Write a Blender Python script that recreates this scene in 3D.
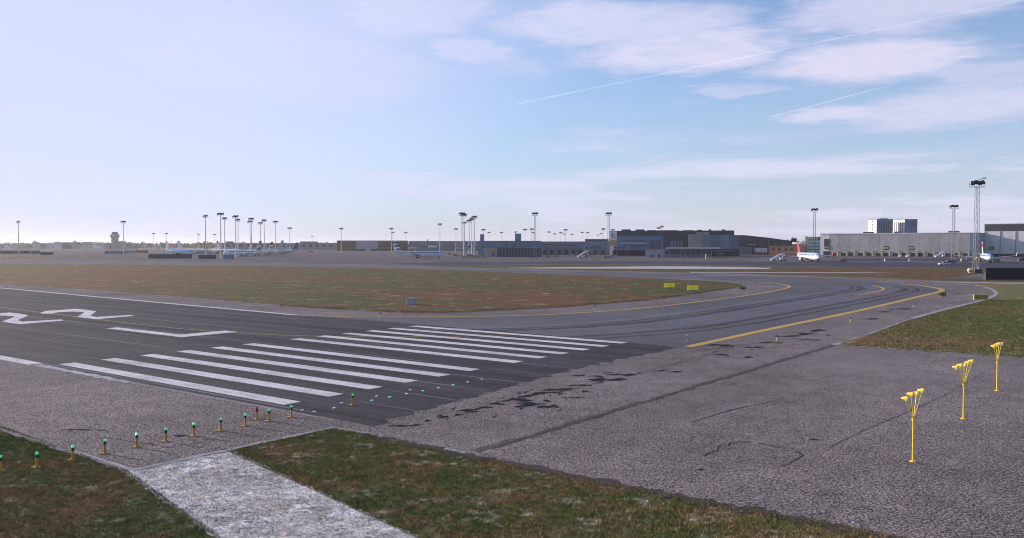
import bpy, math, random
import numpy as np
from mathutils import Vector, Matrix
random.seed(7)
rng = np.random.default_rng(11)
for o in list(bpy.data.objects): bpy.data.objects.remove(o)
S = bpy.context.scene
COL = S.collection
R = math.radians

# ------------------------------------------------------------------ camera
FPX, CAMH, HORIZ = 851.6, 10.05, 245.0
PITCH = math.atan((269.0-HORIZ)/FPX)
cam = bpy.data.cameras.new('camera'); cam.sensor_width = 36.0; cam.lens = 36.0*FPX/1024.0
cam.clip_start = 0.5; cam.clip_end = 120000.0
camo = bpy.data.objects.new('camera', cam); COL.objects.link(camo)
camo.location = (0, 0, CAMH); camo.rotation_euler = (math.pi/2-PITCH, 0, 0)
S.camera = camo

# ------------------------------------------------------------------ sun, sky, exposure
SUN_AZ, SUN_EL = R(-61.0), R(14.5)              # azimuth from +Y, clockwise positive
EXPOSURE, SKY_STRENGTH, SUN_STRENGTH = 0.44, 0.115, 5.0
sun = bpy.data.lights.new('sun', 'SUN'); sun.energy = SUN_STRENGTH; sun.angle = R(0.6); sun.color = (1.0, 0.88, 0.78)
suno = bpy.data.objects.new('sun', sun); COL.objects.link(suno)
to_sun = Vector((math.sin(SUN_AZ)*math.cos(SUN_EL), math.cos(SUN_AZ)*math.cos(SUN_EL), math.sin(SUN_EL)))
suno.rotation_euler = to_sun.to_track_quat('Z', 'Y').to_euler()
suno.location = to_sun*300
S.view_settings.view_transform = 'Standard'; S.view_settings.look = 'None'
S.view_settings.exposure = EXPOSURE; S.view_settings.gamma = 1.0; S.view_settings.use_curve_mapping = False
S.render.engine = 'CYCLES'; S.cycles.filter_width = 1.05
HAZE_DENSITY = 0.00006

class NT:
    """small helper that writes node graphs"""
    def __init__(s, tree): s.t = tree; s.n = tree.nodes; s.l = tree.links
    def new(s, kind, **kw):
        n = s.n.new(kind)
        for k, v in kw.items(): setattr(n, k, v)
        return n
    def put(s, sock, v):
        if hasattr(v, 'is_output') or isinstance(v, bpy.types.NodeSocket): s.l.new(v, sock)
        elif v is not None:
            if isinstance(v, (tuple, list)) and len(v) == 3 and sock.type == 'RGBA': v = (*v, 1)
            sock.default_value = v
    def m(s, op, a, b=None, c=None, clamp=False):
        n = s.new('ShaderNodeMath', operation=op, use_clamp=clamp)
        for i, v in enumerate((a, b, c)):
            if v is not None: s.put(n.inputs[i], v)
        return n.outputs[0]
    def vm(s, op, a, b=None, out=0):
        n = s.new('ShaderNodeVectorMath', operation=op)
        s.put(n.inputs[0], a)
        if b is not None: s.put(n.inputs[1], b)
        return n.outputs[out]
    def noise(s, vec, scale, detail=3, rough=.55, dist=0, color=False):
        n = s.new('ShaderNodeTexNoise'); s.put(n.inputs['Vector'], vec)
        n.inputs['Scale'].default_value = scale; n.inputs['Detail'].default_value = detail
        n.inputs['Roughness'].default_value = rough; n.inputs['Distortion'].default_value = dist
        return n.outputs['Color' if color else 'Fac']
    def ss(s, v, lo, hi, a=0.0, b=1.0):
        n = s.new('ShaderNodeMapRange', interpolation_type='SMOOTHSTEP')
        s.put(n.inputs['Value'], v); n.inputs['From Min'].default_value = lo; n.inputs['From Max'].default_value = hi
        n.inputs['To Min'].default_value = a; n.inputs['To Max'].default_value = b
        return n.outputs[0]
    def mix(s, f, a, b, mode='MIX'):
        n = s.new('ShaderNodeMix', data_type='RGBA', blend_type=mode)
        s.put(n.inputs[0], f); s.put(n.inputs[6], a); s.put(n.inputs[7], b)
        return n.outputs[2]
    def map(s, vec, rot=(0, 0, 0), scale=(1, 1, 1), loc=(0, 0, 0)):
        n = s.new('ShaderNodeMapping'); s.put(n.inputs['Vector'], vec)
        n.inputs['Rotation'].default_value = rot; n.inputs['Scale'].default_value = scale; n.inputs['Location'].default_value = loc
        return n.outputs[0]
    def sep(s, v):
        n = s.new('ShaderNodeSeparateXYZ'); s.put(n.inputs[0], v); return n.outputs
    def comb(s, x, y, z=0.0):
        n = s.new('ShaderNodeCombineXYZ')
        for i, v in enumerate((x, y, z)): s.put(n.inputs[i], v)
        return n.outputs[0]

# ---- world: Nishita sky with a layer of thin broken cloud on a plane overhead
W_ = bpy.data.worlds.new('World'); S.world = W_; W_.use_nodes = True
nt = NT(W_.node_tree); nt.n.clear()
sky = nt.new('ShaderNodeTexSky', sky_type='NISHITA'); sky.sun_disc = False
sky.sun_elevation = SUN_EL; sky.sun_rotation = SUN_AZ
sky.altitude = 0; sky.air_density = 1.0; sky.dust_density = 1.0; sky.ozone_density = 3.0
dirv = nt.new('ShaderNodeTexCoord').outputs['Generated']
sx, sy, sz = nt.sep(dirv)[:3]
zc = nt.m('MAXIMUM', sz, 0.012)
qx, qy = nt.m('DIVIDE', sx, zc), nt.m('DIVIDE', sy, zc)
q = nt.comb(qx, qy)
wx, wy = None, None
w1 = nt.noise(q, 1.6, 6, .6, color=True)
w2 = nt.noise(nt.map(q, loc=(5, 3, 0)), 7.0, 4, .6, color=True)
warp = nt.vm('ADD', nt.vm('MULTIPLY', nt.vm('SUBTRACT', w1, (.5, .5, .5)), (.9, 1.0, 0)), nt.vm('MULTIPLY', nt.vm('SUBTRACT', w2, (.5, .5, .5)), (.30, .34, 0)))
qw = nt.vm('ADD', q, warp)
def blob(x0, x1, y0, y1, gain):
    """a cloud of the layer, given by the box it fills in the view north"""
    ta, tb = (HORIZ-y0)/FPX, (HORIZ-y1)/FPX
    tm = (ta+tb)/2
    cxq = ((x0+x1)/2-512)/FPX/tm; cyq = (1/ta+1/tb)/2
    rx = (x1-x0)/2/FPX/tm; ry = (1/tb-1/ta)/2
    d = nt.vm('LENGTH', nt.vm('MULTIPLY', nt.vm('SUBTRACT', qw, (cxq, cyq, 0)), (1/rx, 1/ry, 0)), out=1)
    return nt.m('MULTIPLY', nt.ss(d, 1.30, 0.55), gain)
dens = None
for b in ((505, 735, -10, 46, .80), (580, 790, 26, 76, .95), (335, 485, -8, 40, .62), (450, 512, 40, 68, .6), (770, 990, -12, 42, .75),
          (775, 990, 36, 86, 1.0), (788, 888, 105, 123, .85), (870, 1070, 78, 132, .75), (698, 772, 85, 98, .45), (900, 1090, 56, 92, .55),
          (120, 420, 8, 105, .5), (560, 640, 128, 138, .3)):
    v = blob(*b); dens = v if dens is None else nt.m('MAXIMUM', dens, v)
fluff = nt.noise(nt.map(q, scale=(1, .7, 1), loc=(31.3, 8.2, 0)), 1.1, 7, .62)
thin = nt.ss(fluff, .56, .80, 0, .55)
puff = nt.ss(nt.noise(q, 2.2, 7, .66), .24, .56, .58, 1.0)
dens = nt.m('MULTIPLY', nt.m('MULTIPLY', nt.m('MAXIMUM', dens, thin), puff), nt.ss(sz, .05, .12))
sd = nt.vm('DOT_PRODUCT', dirv, tuple(to_sun), out=1)
glow = nt.ss(sd, .18, .92)                                # haze scatters forward: paler towards the sun
tint = nt.mix(1.0, sky.outputs[0], (.80, 1.0, 1.24), 'MULTIPLY')
band = nt.noise(nt.map(nt.comb(nt.m('ARCTAN2', sx, sy), sz), scale=(3.2, 26, 1), loc=(2, 7, 0)), 1.0, 5, .6)
hz = nt.m('POWER', 2.718, nt.m('MULTIPLY', nt.m('ABSOLUTE', sz), -6.5))
hz = nt.m('MULTIPLY', hz, nt.ss(band, .2, .75, .62, .98))
veil = nt.m('MULTIPLY', nt.ss(band, .34, .62, .10, .92), nt.ss(sz, .17, .07))
hz = nt.m('MAXIMUM', hz, veil)
hz = nt.m('MAXIMUM', hz, nt.m('MULTIPLY', glow, .96))
hazec = nt.mix(glow, (5.0, 5.0, 6.2), (4.35, 4.6, 6.4))
skyc = nt.mix(hz, tint, hazec)
skyc = nt.mix(dens, skyc, nt.mix(glow, (4.75, 4.65, 5.95), (4.7, 4.85, 6.5)))
bg = nt.new('ShaderNodeBackground'); nt.put(bg.inputs[0], skyc); bg.inputs[1].default_value = SKY_STRENGTH
nt.l.new(bg.outputs[0], nt.new('ShaderNodeOutputWorld').inputs[0])

# ------------------------------------------------------------------ places on the ground
cpt, spt = math.cos(PITCH), math.sin(PITCH)
def G(px, py):
    t = (269-py)/FPX; k = -CAMH/(-spt+t*cpt)
    return ((px-512)/FPX*k, (cpt+t*spt)*k)
def XA(px, Y): return Y*(px-512)/FPX/cpt
def ZA(py, Y):
    t = (269-py)/FPX
    return CAMH+Y*(-spt+t*cpt)/(cpt+t*spt)
YAW, CU, CV = 2.223, 43.64, -33.56                       # runway axes: u along it, v across it
cw, sw = math.cos(YAW), math.sin(YAW)
def W(u, v): return ((u-CU)*sw-(v-CV)*cw, (u-CU)*cw+(v-CV)*sw)
RWY_ROT = math.atan2(-cw, sw)                            # turns world xy into u, v

# ------------------------------------------------------------------ materials
MATS = {}
def base_mat(name):
    m = bpy.data.materials.new(name); m.use_nodes = True; t = NT(m.node_tree); t.n.clear()
    p = t.new('ShaderNodeBsdfPrincipled'); o = t.new('ShaderNodeOutputMaterial'); t.l.new(p.outputs[0], o.inputs[0])
    MATS[name] = m
    return m, t, p
def plain(name, col, rough=.6, metal=0.0, var=.18, scale=1.5, emit=None, bump=0.0, spec=.4):
    m, t, p = base_mat(name)
    pos = t.new('ShaderNodeNewGeometry').outputs['Position']
    n = t.noise(pos, scale, 4, .6); n2 = t.noise(pos, scale*.17, 3, .6)
    f = t.m('ADD', t.m('MULTIPLY', n, .6), t.m('MULTIPLY', n2, .4))
    c = t.mix(t.ss(f, .3, .7), tuple(x*(1-var) for x in col), tuple(min(1, x*(1+var)) for x in col))
    t.put(p.inputs['Base Color'], c)
    p.inputs['Roughness'].default_value = rough; p.inputs['Metallic'].default_value = metal
    p.inputs['Specular IOR Level'].default_value = spec
    if bump:
        b = t.new('ShaderNodeBump'); b.inputs['Strength'].default_value = bump; t.put(b.inputs['Height'], n); t.l.new(b.outputs[0], p.inputs['Normal'])
    if emit:
        p.inputs['Emission Color'].default_value = (*emit[0], 1); p.inputs['Emission Strength'].default_value = emit[1]
    return m
def asphalt(name, col, agg=.35, patch=.22, streak=0.0, joints=0.0, joint_col=(.3, .33, .42), rough=.85, speck=.5, blotch=None, cracks=0.0, bump=.5, lanes=0.0):
    m, t, p = base_mat(name)
    pos = t.new('ShaderNodeNewGeometry').outputs['Position']
    uv = t.map(pos, rot=(0, 0, RWY_ROT))
    big = t.noise(pos, .045, 5, .6); mid = t.noise(pos, .5, 4, .65); fine = t.noise(pos, 10.0, 2, .8); fine2 = t.noise(pos, 23.0, 2, .7)
    f = t.m('ADD', 1.0, t.m('MULTIPLY', t.m('SUBTRACT', big, .5), patch*2.6))
    f = t.m('MULTIPLY', f, t.m('ADD', 1.0, t.m('MULTIPLY', t.m('SUBTRACT', mid, .5), patch*1.8)))
    g = t.m('ADD', t.m('MULTIPLY', t.m('SUBTRACT', fine, .5), agg*4.0), t.m('MULTIPLY', t.m('SUBTRACT', fine2, .5), agg*3.2))
    f = t.m('MULTIPLY', f, t.m('ADD', 1.0, g))
    if streak:
        s1 = t.noise(t.map(uv, scale=(.006, .35, 1)), 1.0, 5, .7); s2 = t.noise(t.map(uv, scale=(.03, 2.2, 1)), 1.0, 3, .6)
        s = t.m('ADD', t.m('MULTIPLY', t.m('SUBTRACT', s1, .5), streak*3.2), t.m('MULTIPLY', t.m('SUBTRACT', s2, .5), streak*1.6))
        f = t.m('MULTIPLY', f, t.m('ADD', 1.0, s))
    if lanes:      # paving lanes laid side by side, each a slightly different mix
        uu = t.m('FLOOR', t.m('DIVIDE', t.m('ADD', t.sep(uv)[0], 500), 5.2))
        wn = t.new('ShaderNodeTexWhiteNoise', noise_dimensions='1D'); t.put(wn.inputs['W'], uu)
        f = t.m('MULTIPLY', f, t.m('ADD', 1-lanes, t.m('MULTIPLY', wn.outputs[0], 2*lanes)))
        st = t.ss(t.noise(t.map(pos, loc=(77, 3, 0)), .22, 5, .75), .60, .74, 1.0, .62)
        f = t.m('MULTIPLY', f, st)
        lt = t.ss(t.noise(t.map(uv, scale=(.5, .06, 1), loc=(7, 30, 0)), 1.0, 4, .7), .55, .75, 1.0, 1.25)
        f = t.m('MULTIPLY', f, lt)
    f = t.m('MINIMUM', t.m('MAXIMUM', f, .15), 2.8)
    c = t.mix(1.0, col, t.comb(f, f, f), 'MULTIPLY')
    if speck:      # pale stones worn free of the binder
        v = t.new('ShaderNodeTexVoronoi'); t.put(v.inputs['Vector'], pos); v.inputs['Scale'].default_value = 5.5
        k = t.m('MULTIPLY', t.ss(v.outputs['Distance'], .26, .12), t.ss(t.noise(pos, .45, 4, .7), .46, .70))
        c = t.mix(t.m('MULTIPLY', k, speck), c, (.34, .33, .36))
    if cracks:
        wv = t.vm('ADD', pos, t.vm('MULTIPLY', t.vm('SUBTRACT', t.noise(pos, .8, 4, .6, color=True), (.5, .5, .5)), (1.8, 1.8, 0)))
        v = t.new('ShaderNodeTexVoronoi', feature='DISTANCE_TO_EDGE'); t.put(v.inputs['Vector'], wv); v.inputs['Scale'].default_value = .16
        k = t.m('MULTIPLY', t.ss(v.outputs['Distance'], .012, .003), t.ss(t.noise(pos, .23, 4, .7), .52, .62))
        c = t.mix(t.m('MULTIPLY', k, cracks), c, (.035, .032, .036))
    if joints:     # sealed paving joints that run with the runway
        vv = t.sep(uv)[1]
        d = t.m('ABSOLUTE', t.m('SUBTRACT', t.m('FRACT', t.m('DIVIDE', t.m('ADD', vv, 400-1.9-JOFF), 4.1)), .5))
        k = t.m('MULTIPLY', t.ss(d, .468, .49), t.ss(t.noise(t.map(uv, scale=(.05, .9, 1)), 1.0, 3, .6), .40, .58))
        c = t.mix(t.m('MULTIPLY', k, joints), c, joint_col)
    if blotch:  # broad blotches of a second tone
        k = t.ss(t.noise(t.map(uv, scale=(.09, .03, 1), loc=(3, 9, 0)), 1.0, 5, .6), .48, .68)
        c = t.mix(t.m('MULTIPLY', k, .55), c, blotch)
    t.put(p.inputs['Base Color'], c); p.inputs['Roughness'].default_value = rough; p.inputs['Specular IOR Level'].default_value = .12 if rough < .8 else .03
    b = t.new('ShaderNodeBump'); b.inputs['Strength'].default_value = bump; b.inputs['Distance'].default_value = .05
    t.put(b.inputs['Height'], fine); t.l.new(b.outputs[0], p.inputs['Normal'])
    return m
_o = W(0, 0)
JOFF = (_o[0]*math.sin(RWY_ROT)+_o[1]*math.cos(RWY_ROT)) % 4.1
def grass_mat(name, green, brown, straw, gb=(.42, .60), bare=.35, k=1.0):
    m, t, p = base_mat(name)
    pos = t.new('ShaderNodeNewGeometry').outputs['Position']
    a = t.noise(pos, .035*k, 5, .65); b_ = t.noise(pos, .32*k, 5, .75); c_ = t.noise(pos, 2.2*k, 4, .75); d_ = t.noise(pos, 8*k, 2, .7)
    f = t.m('ADD', t.m('MULTIPLY', a, .45), t.m('ADD', t.m('MULTIPLY', b_, .40), t.m('MULTIPLY', c_, .15)))
    c = t.mix(t.ss(f, *gb), green, brown)
    s = t.m('MULTIPLY', t.ss(t.noise(t.map(pos, loc=(9, 17, 0)), .55*k, 5, .75), .52, .68), t.ss(c_, .40, .60))
    c = t.mix(t.m('MULTIPLY', s, bare), c, straw)
    sp = t.ss(t.noise(t.map(pos, loc=(40, 7, 0)), 1.3*k, 4, .75), .60, .70)
    c = t.mix(t.m('MULTIPLY', sp, .65), c, (brown[0]*1.7, brown[1]*.98, brown[2]*.75))
    h = t.m('MAXIMUM', t.m('ADD', -.55, t.m('ADD', t.m('MULTIPLY', c_, 1.75), t.m('MULTIPLY', d_, 1.35))), .22)
    c = t.mix(1.0, c, t.comb(h, h, h), 'MULTIPLY')
    t.put(p.inputs['Base Color'], c); p.inputs['Roughness'].default_value = .95; p.inputs['Specular IOR Level'].default_value = .1
    b = t.new('ShaderNodeBump'); b.inputs['Strength'].default_value = .6; b.inputs['Distance'].default_value = .06
    t.put(b.inputs['Height'], t.m('ADD', c_, d_)); t.l.new(b.outputs[0], p.inputs['Normal'])
    return m
def paint(name, col, wear=.35, under=(.07, .065, .075), streaky=True):
    m, t, p = base_mat(name)
    pos = t.new('ShaderNodeNewGeometry').outputs['Position']
    uv = t.map(pos, rot=(0, 0, RWY_ROT))
    n = t.noise(t.map(uv, scale=(.5, 3.0, 1)) if streaky else pos, 1.0, 5, .7); n2 = t.noise(pos, 5.0, 4, .75); n3 = t.noise(pos, .2, 3, .5)
    f = t.m('ADD', t.m('MULTIPLY', n, .4), t.m('ADD', t.m('MULTIPLY', n2, .4), t.m('MULTIPLY', n3, .2)))
    c = t.mix(t.m('MULTIPLY', t.ss(f, .44, .62), wear), col, under)
    rb = t.ss(t.noise(t.map(uv, scale=(.05, 1.6, 1), loc=(5, 2, 0)), 1.0, 4, .7), .50, .72)
    c = t.mix(t.m('MULTIPLY', rb, wear*.75), c, tuple(x*1.6 for x in under))
    t.put(p.inputs['Base Color'], c); p.inputs['Roughness'].default_value = .75; p.inputs['Specular IOR Level'].default_value = .25
    return m
M = {}
M['shoulder'] = asphalt('weathered_asphalt', (.190, .157, .150), agg=2.1, patch=.50, speck=.9, cracks=.45, bump=.5, lanes=.07)
M['runway'] = asphalt('dark_runway_asphalt', (.050, .043, .045), agg=.9, patch=.50, streak=.75, joints=.5, speck=.15, rough=.72)
M['taxi'] = asphalt('bluish_taxiway_asphalt', (.112, .099, .104), agg=.6, patch=.45, speck=.1, blotch=(.120, .124, .158), rough=.62)
M['apron'] = asphalt('apron_concrete', (.128, .108, .113), agg=.12, patch=.26, speck=0, blotch=(.23, .20, .205))
M['darkband'] = asphalt('far_taxiway_asphalt', (.075, .076, .098), agg=.1, patch=.15, speck=0)
M['concrete'] = asphalt('pale_concrete', (.46, .43, .44), agg=.1, patch=.15, speck=0)
M['tar'] = asphalt('tar_patch_asphalt', (.028, .026, .031), agg=.3, patch=.1, speck=.1)
M['joint'] = asphalt('worn_joint_asphalt', (.080, .064, .062), agg=.6, patch=.3, speck=.2)
M['softjoint'] = asphalt('soft_joint_asphalt', (.118, .095, .095), agg=1.1, patch=.3, speck=.5)
M['pale_edge'] = asphalt('pale_edge_strip', (.36, .33, .34), agg=.5, patch=.3, speck=.4)
M['grass'] = grass_mat('mown_grass', (.118, .132, .046), (.24, .148, .076), (.50, .43, .32), bare=.75)
M['blade'] = grass_mat('grass_blades', (.160, .188, .056), (.35, .215, .10), (.72, .64, .50), bare=.9)
M['midgrass'] = grass_mat('dry_airfield_grass', (.068, .074, .018), (.130, .064, .028), (.40, .28, .16), gb=(.475, .525), bare=.9, k=.3)
M['greengrass'] = grass_mat('green_airfield_grass', (.085, .104, .028), (.19, .112, .050), (.50, .41, .28), gb=(.50, .60), bare=.7)
M['bleached'] = grass_mat('bleached_strip', (.46, .41, .37), (.66, .61, .57), (.90, .87, .85), gb=(.42, .56), bare=.9, k=.8)
M['white'] = paint('white_paint', (.68, .63, .64), .55)
M['oldwhite'] = paint('worn_white_paint', (.44, .42, .44), .8)
M['yellow'] = paint('yellow_paint', (.56, .36, .075), .30, (.1, .09, .09))
M['thinyellow'] = paint('worn_yellow_paint', (.34, .21, .075), .6, (.085, .08, .09))
M['red'] = paint('red_paint', (.28, .045, .055), .6, (.1, .09, .1))
M['lampyellow'] = plain('yellow_enamel', (.82, .58, .03), .4, 0, .12, 6)
M['signyellow'] = plain('lit_sign_panel', (.75, .62, .03), .4, 0, .1, 3, emit=((.9, .75, .03), .12))
M['ochre'] = plain('ochre_enamel', (.48, .27, .035), .5, 0, .2, 8)
M['black'] = plain('black_rubber', (.022, .022, .026), .7)
M['green_glow'] = plain('green_lens', (.03, .5, .2), .2, emit=((.04, 1.0, .36), .32))
M['cyan_glow'] = plain('cyan_lens', (.1, .5, .45), .2, emit=((.25, 1.0, .85), .4))
M['red_lens'] = plain('red_lens', (.5, .025, .03), .25)
M['blue_lens'] = plain('blue_lens', (.05, .06, .55), .2)
M['steel'] = plain('galvanised_steel', (.26, .26, .26), .6, .1, .15, .8)
M['palesteel'] = plain('haze_paled_steel', (.66, .61, .56), .6, 0, .12, .8)  # glare of the hazy air is put into this pale steel colour
M['lampdark'] = plain('floodlight_housing', (.035, .034, .040), .6)
M['glass'] = plain('dark_window_glass', (.035, .042, .055), .12, 0, .3, .4, spec=.6)
M['blueglass'] = plain('blue_facade_glass', (.10, .16, .28), .25, 0, .15, .15, spec=.5)
for nme, c in dict(white_clad=(.70, .67, .66), grey_clad=(.40, .38, .38), dark_clad=(.062, .063, .075), mid_clad=(.17, .175, .20), blue_clad=(.17, .21, .29),
                   cream=(.50, .46, .38), beige=(.38, .32, .28), brick=(.50, .23, .09), brown=(.115, .068, .062), roof_grey=(.20, .20, .22),
                   tan=(.42, .30, .17), pale_green=(.52, .58, .47), sky_blue=(.22, .42, .66), container=(.21, .23, .29), rust=(.16, .085, .06), concrete_wall=(.36, .34, .34)).items():
    M[nme] = plain(nme, c, .7, 0, .14, .25)
for nme, c in dict(ac_white=(.93, .87, .82), ac_grey=(.50, .48, .46), ac_blue=(.16, .43, .78), ac_paleblue=(.42, .50, .62), ac_red=(.40, .03, .045), ac_navy=(.03, .05, .16),
                   ac_teal=(.05, .25, .38), ac_maroon=(.20, .05, .06), car_red=(.55, .05, .035), car_white=(.75, .75, .76), car_yellow=(.65, .5, .08), car_blue=(.2, .45, .62), orange=(.7, .25, .05)).items():
    M[nme] = plain(nme, c, .35, 0, .06, .3)
M['bark'] = plain('bark', (.07, .055, .04), .9)
M['leaf'] = plain('winter_foliage', (.070, .062, .040), .9, 0, .4, .3)
M['leafdark'] = plain('evergreen_foliage', (.030, .036, .024), .9, 0, .4, .3)

# ------------------------------------------------------------------ mesh building
class MB:
    def __init__(s): s.v = []; s.f = []; s.mi = []
    def add(s, vs, fs, mi=0):
        b = len(s.v); s.v += [tuple(v) for v in vs]; s.f += [tuple(i+b for i in f) for f in fs]; s.mi += [mi]*len(fs); return s
    def box(s, x0, x1, y0, y1, z0, z1, mi=0):
        return s.add([(x0, y0, z0), (x1, y0, z0), (x1, y1, z0), (x0, y1, z0), (x0, y0, z1), (x1, y0, z1), (x1, y1, z1), (x0, y1, z1)],
                     [(3, 2, 1, 0), (4, 5, 6, 7), (0, 1, 5, 4), (1, 2, 6, 5), (2, 3, 7, 6), (3, 0, 4, 7)], mi)
    def bev(s, x0, x1, y0, y1, z0, z1, b=.05, mi=0):
        p = []
        for z, i in ((z0, b), (z0+b, 0), (z1-b, 0), (z1, b)):
            p += [(x0+i, y0+b, z), (x0+b, y0+i, z), (x1-b, y0+i, z), (x1-i, y0+b, z), (x1-i, y1-b, z), (x1-b, y1-i, z), (x0+b, y1-i, z), (x0+i, y1-b, z)]
        f = [tuple(range(7, -1, -1)), tuple(range(24, 32))]
        for r in range(3):
            for k in range(8): f.append((r*8+k, r*8+(k+1) % 8, r*8+8+(k+1) % 8, r*8+8+k))
        return s.add(p, f, mi)
    def tube(s, a, b, ra, rb=None, n=8, mi=0, cap=True):
        a, b = Vector(a), Vector(b); rb = ra if rb is None else rb
        d = (b-a).normalized(); e = d.orthogonal().normalized(); g = d.cross(e)
        p = []
        for c, r in ((a, ra), (b, rb)):
            for k in range(n):
                t = 2*math.pi*k/n; p.append(c+e*(r*math.cos(t))+g*(r*math.sin(t)))
        f = [(k, (k+1) % n, n+(k+1) % n, n+k) for k in range(n)]
        if cap: f += [tuple(range(n-1, -1, -1)), tuple(range(n, 2*n))]
        return s.add(p, f, mi)
    def lathe(s, prof, n=12, o=(0, 0, 0), axis='z', mi=0):
        p = []
        for r, h in prof:
            for k in range(n):
                t = 2*math.pi*k/n; c, d = r*math.cos(t), r*math.sin(t)
                q_ = {'z': (c, d, h), 'x': (h, c, d), 'y': (d, h, c)}[axis]
                p.append((q_[0]+o[0], q_[1]+o[1], q_[2]+o[2]))
        f = []
        for r in range(len(prof)-1):
            for k in range(n): f.append((r*n+k, r*n+(k+1) % n, r*n+n+(k+1) % n, r*n+n+k))
        f += [tuple(range(n-1, -1, -1)), tuple(range((len(prof)-1)*n, len(prof)*n))]
        return s.add(p, f, mi)
    def prism(s, pts, y0, y1, mi=0):           # outline in x,z pushed along y
        n = len(pts); p = [(x, y0, z) for x, z in pts]+[(x, y1, z) for x, z in pts]
        return s.add(p, [tuple(range(n)), tuple(range(2*n-1, n-1, -1))]+[(k, n+k, n+(k+1) % n, (k+1) % n) for k in range(n)], mi)
    def loft(s, rings, mi=0):
        n = len(rings[0]); p = [q_ for r in rings for q_ in r]
        f = [(r*n+k, r*n+(k+1) % n, (r+1)*n+(k+1) % n, (r+1)*n+k) for r in range(len(rings)-1) for k in range(n)]
        f += [tuple(range(n-1, -1, -1)), tuple(range((len(rings)-1)*n, len(rings)*n))]
        return s.add(p, f, mi)
    def mesh(s, name, mats):
        me = bpy.data.meshes.new(name); me.from_pydata(s.v, [], s.f)
        for m in (mats if isinstance(mats, (list, tuple)) else [mats]): me.materials.append(m if not isinstance(m, str) else M[m])
        if any(s.mi): me.polygons.foreach_set('material_index', s.mi)
        me.update(); return me
    def build(s, name, mats, parent=None, smooth=False, loc=None):
        me = s.mesh(name, mats)
        import bmesh
        bm = bmesh.new(); bm.from_mesh(me); bmesh.ops.recalc_face_normals(bm, faces=bm.faces); bm.to_mesh(me); bm.free()
        if smooth:
            me.polygons.foreach_set('use_smooth', [True]*len(me.polygons))
        return link(name, me, parent, loc)
def link(name, me, parent=None, loc=None):
    o = bpy.data.objects.new(name, me); COL.objects.link(o)
    if parent is not None: o.parent = parent
    if loc is not None: o.location = loc
    return o
def empty(name, loc=(0, 0, 0), rz=0.0):
    o = bpy.data.objects.new(name, None); COL.objects.link(o); o.location = loc; o.rotation_euler = (0, 0, rz); o.empty_display_size = .3
    return o
def tag(o, label, cat, group=None):
    o['label'] = label; o['category'] = cat
    if group: o['group'] = group
    return o
def copy_tree(o, parent=None):
    c = o.copy(); COL.objects.link(c); c.parent = parent
    for ch in list(o.children): copy_tree(ch, c)
    return c
def structure(o): o['kind'] = 'structure'; return o
ORD = ['first', 'second', 'third', 'fourth', 'fifth', 'sixth', 'seventh', 'eighth', 'ninth', 'tenth', 'eleventh', 'twelfth', 'thirteenth', 'fourteenth',
       'fifteenth', 'sixteenth', 'seventeenth', 'eighteenth', 'nineteenth', 'twentieth']
def ordinal(i):
    if i < 20: return ORD[i]
    tens = {20: 'twenty', 30: 'thirty', 40: 'forty', 50: 'fifty', 60: 'sixty'}
    k = i+1; t = k//10*10; r = k % 10
    return tens[t]+'-'+ORD[r-1] if r else {30: 'thirtieth', 40: 'fortieth', 50: 'fiftieth', 60: 'sixtieth'}[k]

# ------------------------------------------------------------------ the ground and the pavements
def sheet(name, pts, z, m, parent=None):
    me = bpy.data.meshes.new(name); n = len(pts)
    me.from_pydata([(x, y, z) for x, y in pts], [], [tuple(range(n))]); me.materials.append(M[m])
    if me.polygons[0].normal.z < 0: me.flip_normals()
    o = link(name, me, parent)
    if parent is None: structure(o)
    return o
def PX(*pp): return [G(*p) for p in pp]
def ribbon_pts(line, w, jitter=0.0):
    L_, R_ = [], []
    for i, p in enumerate(line):
        a, b = Vector(line[max(i-1, 0)]), Vector(line[min(i+1, len(line)-1)])
        d = (b-a).normalized(); nrm = Vector((-d.y, d.x))
        ww = w[i] if isinstance(w, (list, tuple)) else w
        j1, j2 = (1+random.uniform(-jitter, jitter) for _ in (0, 1))
        L_.append(tuple(Vector(p)+nrm*ww/2*j1)); R_.append(tuple(Vector(p)-nrm*ww/2*j2))
    return L_, R_
def ribbon(name, line, w, z, m, parent=None, jitter=0.0):
    L_, R_ = ribbon_pts(line, w, jitter); n = len(L_)
    me = bpy.data.meshes.new(name)
    me.from_pydata([(x, y, z) for x, y in L_+R_], [], [(i, n+i, n+i+1, i+1) for i in range(n-1)]); me.materials.append(M[m])
    if me.polygons[0].normal.z < 0: me.flip_normals()
    return link(name, me, parent)
def dense(line, step, wob=0.0):
    out = []
    for a, b in zip(line[:-1], line[1:]):
        a, b = Vector(a), Vector(b); k = max(1, int((b-a).length/step))
        for i in range(k): out.append(a.lerp(b, i/k)+Vector((random.uniform(-wob, wob), random.uniform(-wob, wob))))
    out.append(Vector(line[-1])); return [tuple(p) for p in out]
def smooth_line(pts, it=2):
    for _ in range(it):
        o = [pts[0]]
        for a, b in zip(pts[:-1], pts[1:]):
            o += [(a[0]*.75+b[0]*.25, a[1]*.75+b[1]*.25), (a[0]*.25+b[0]*.75, a[1]*.25+b[1]*.75)]
        pts = o+[pts[-1]]
    return pts

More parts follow.
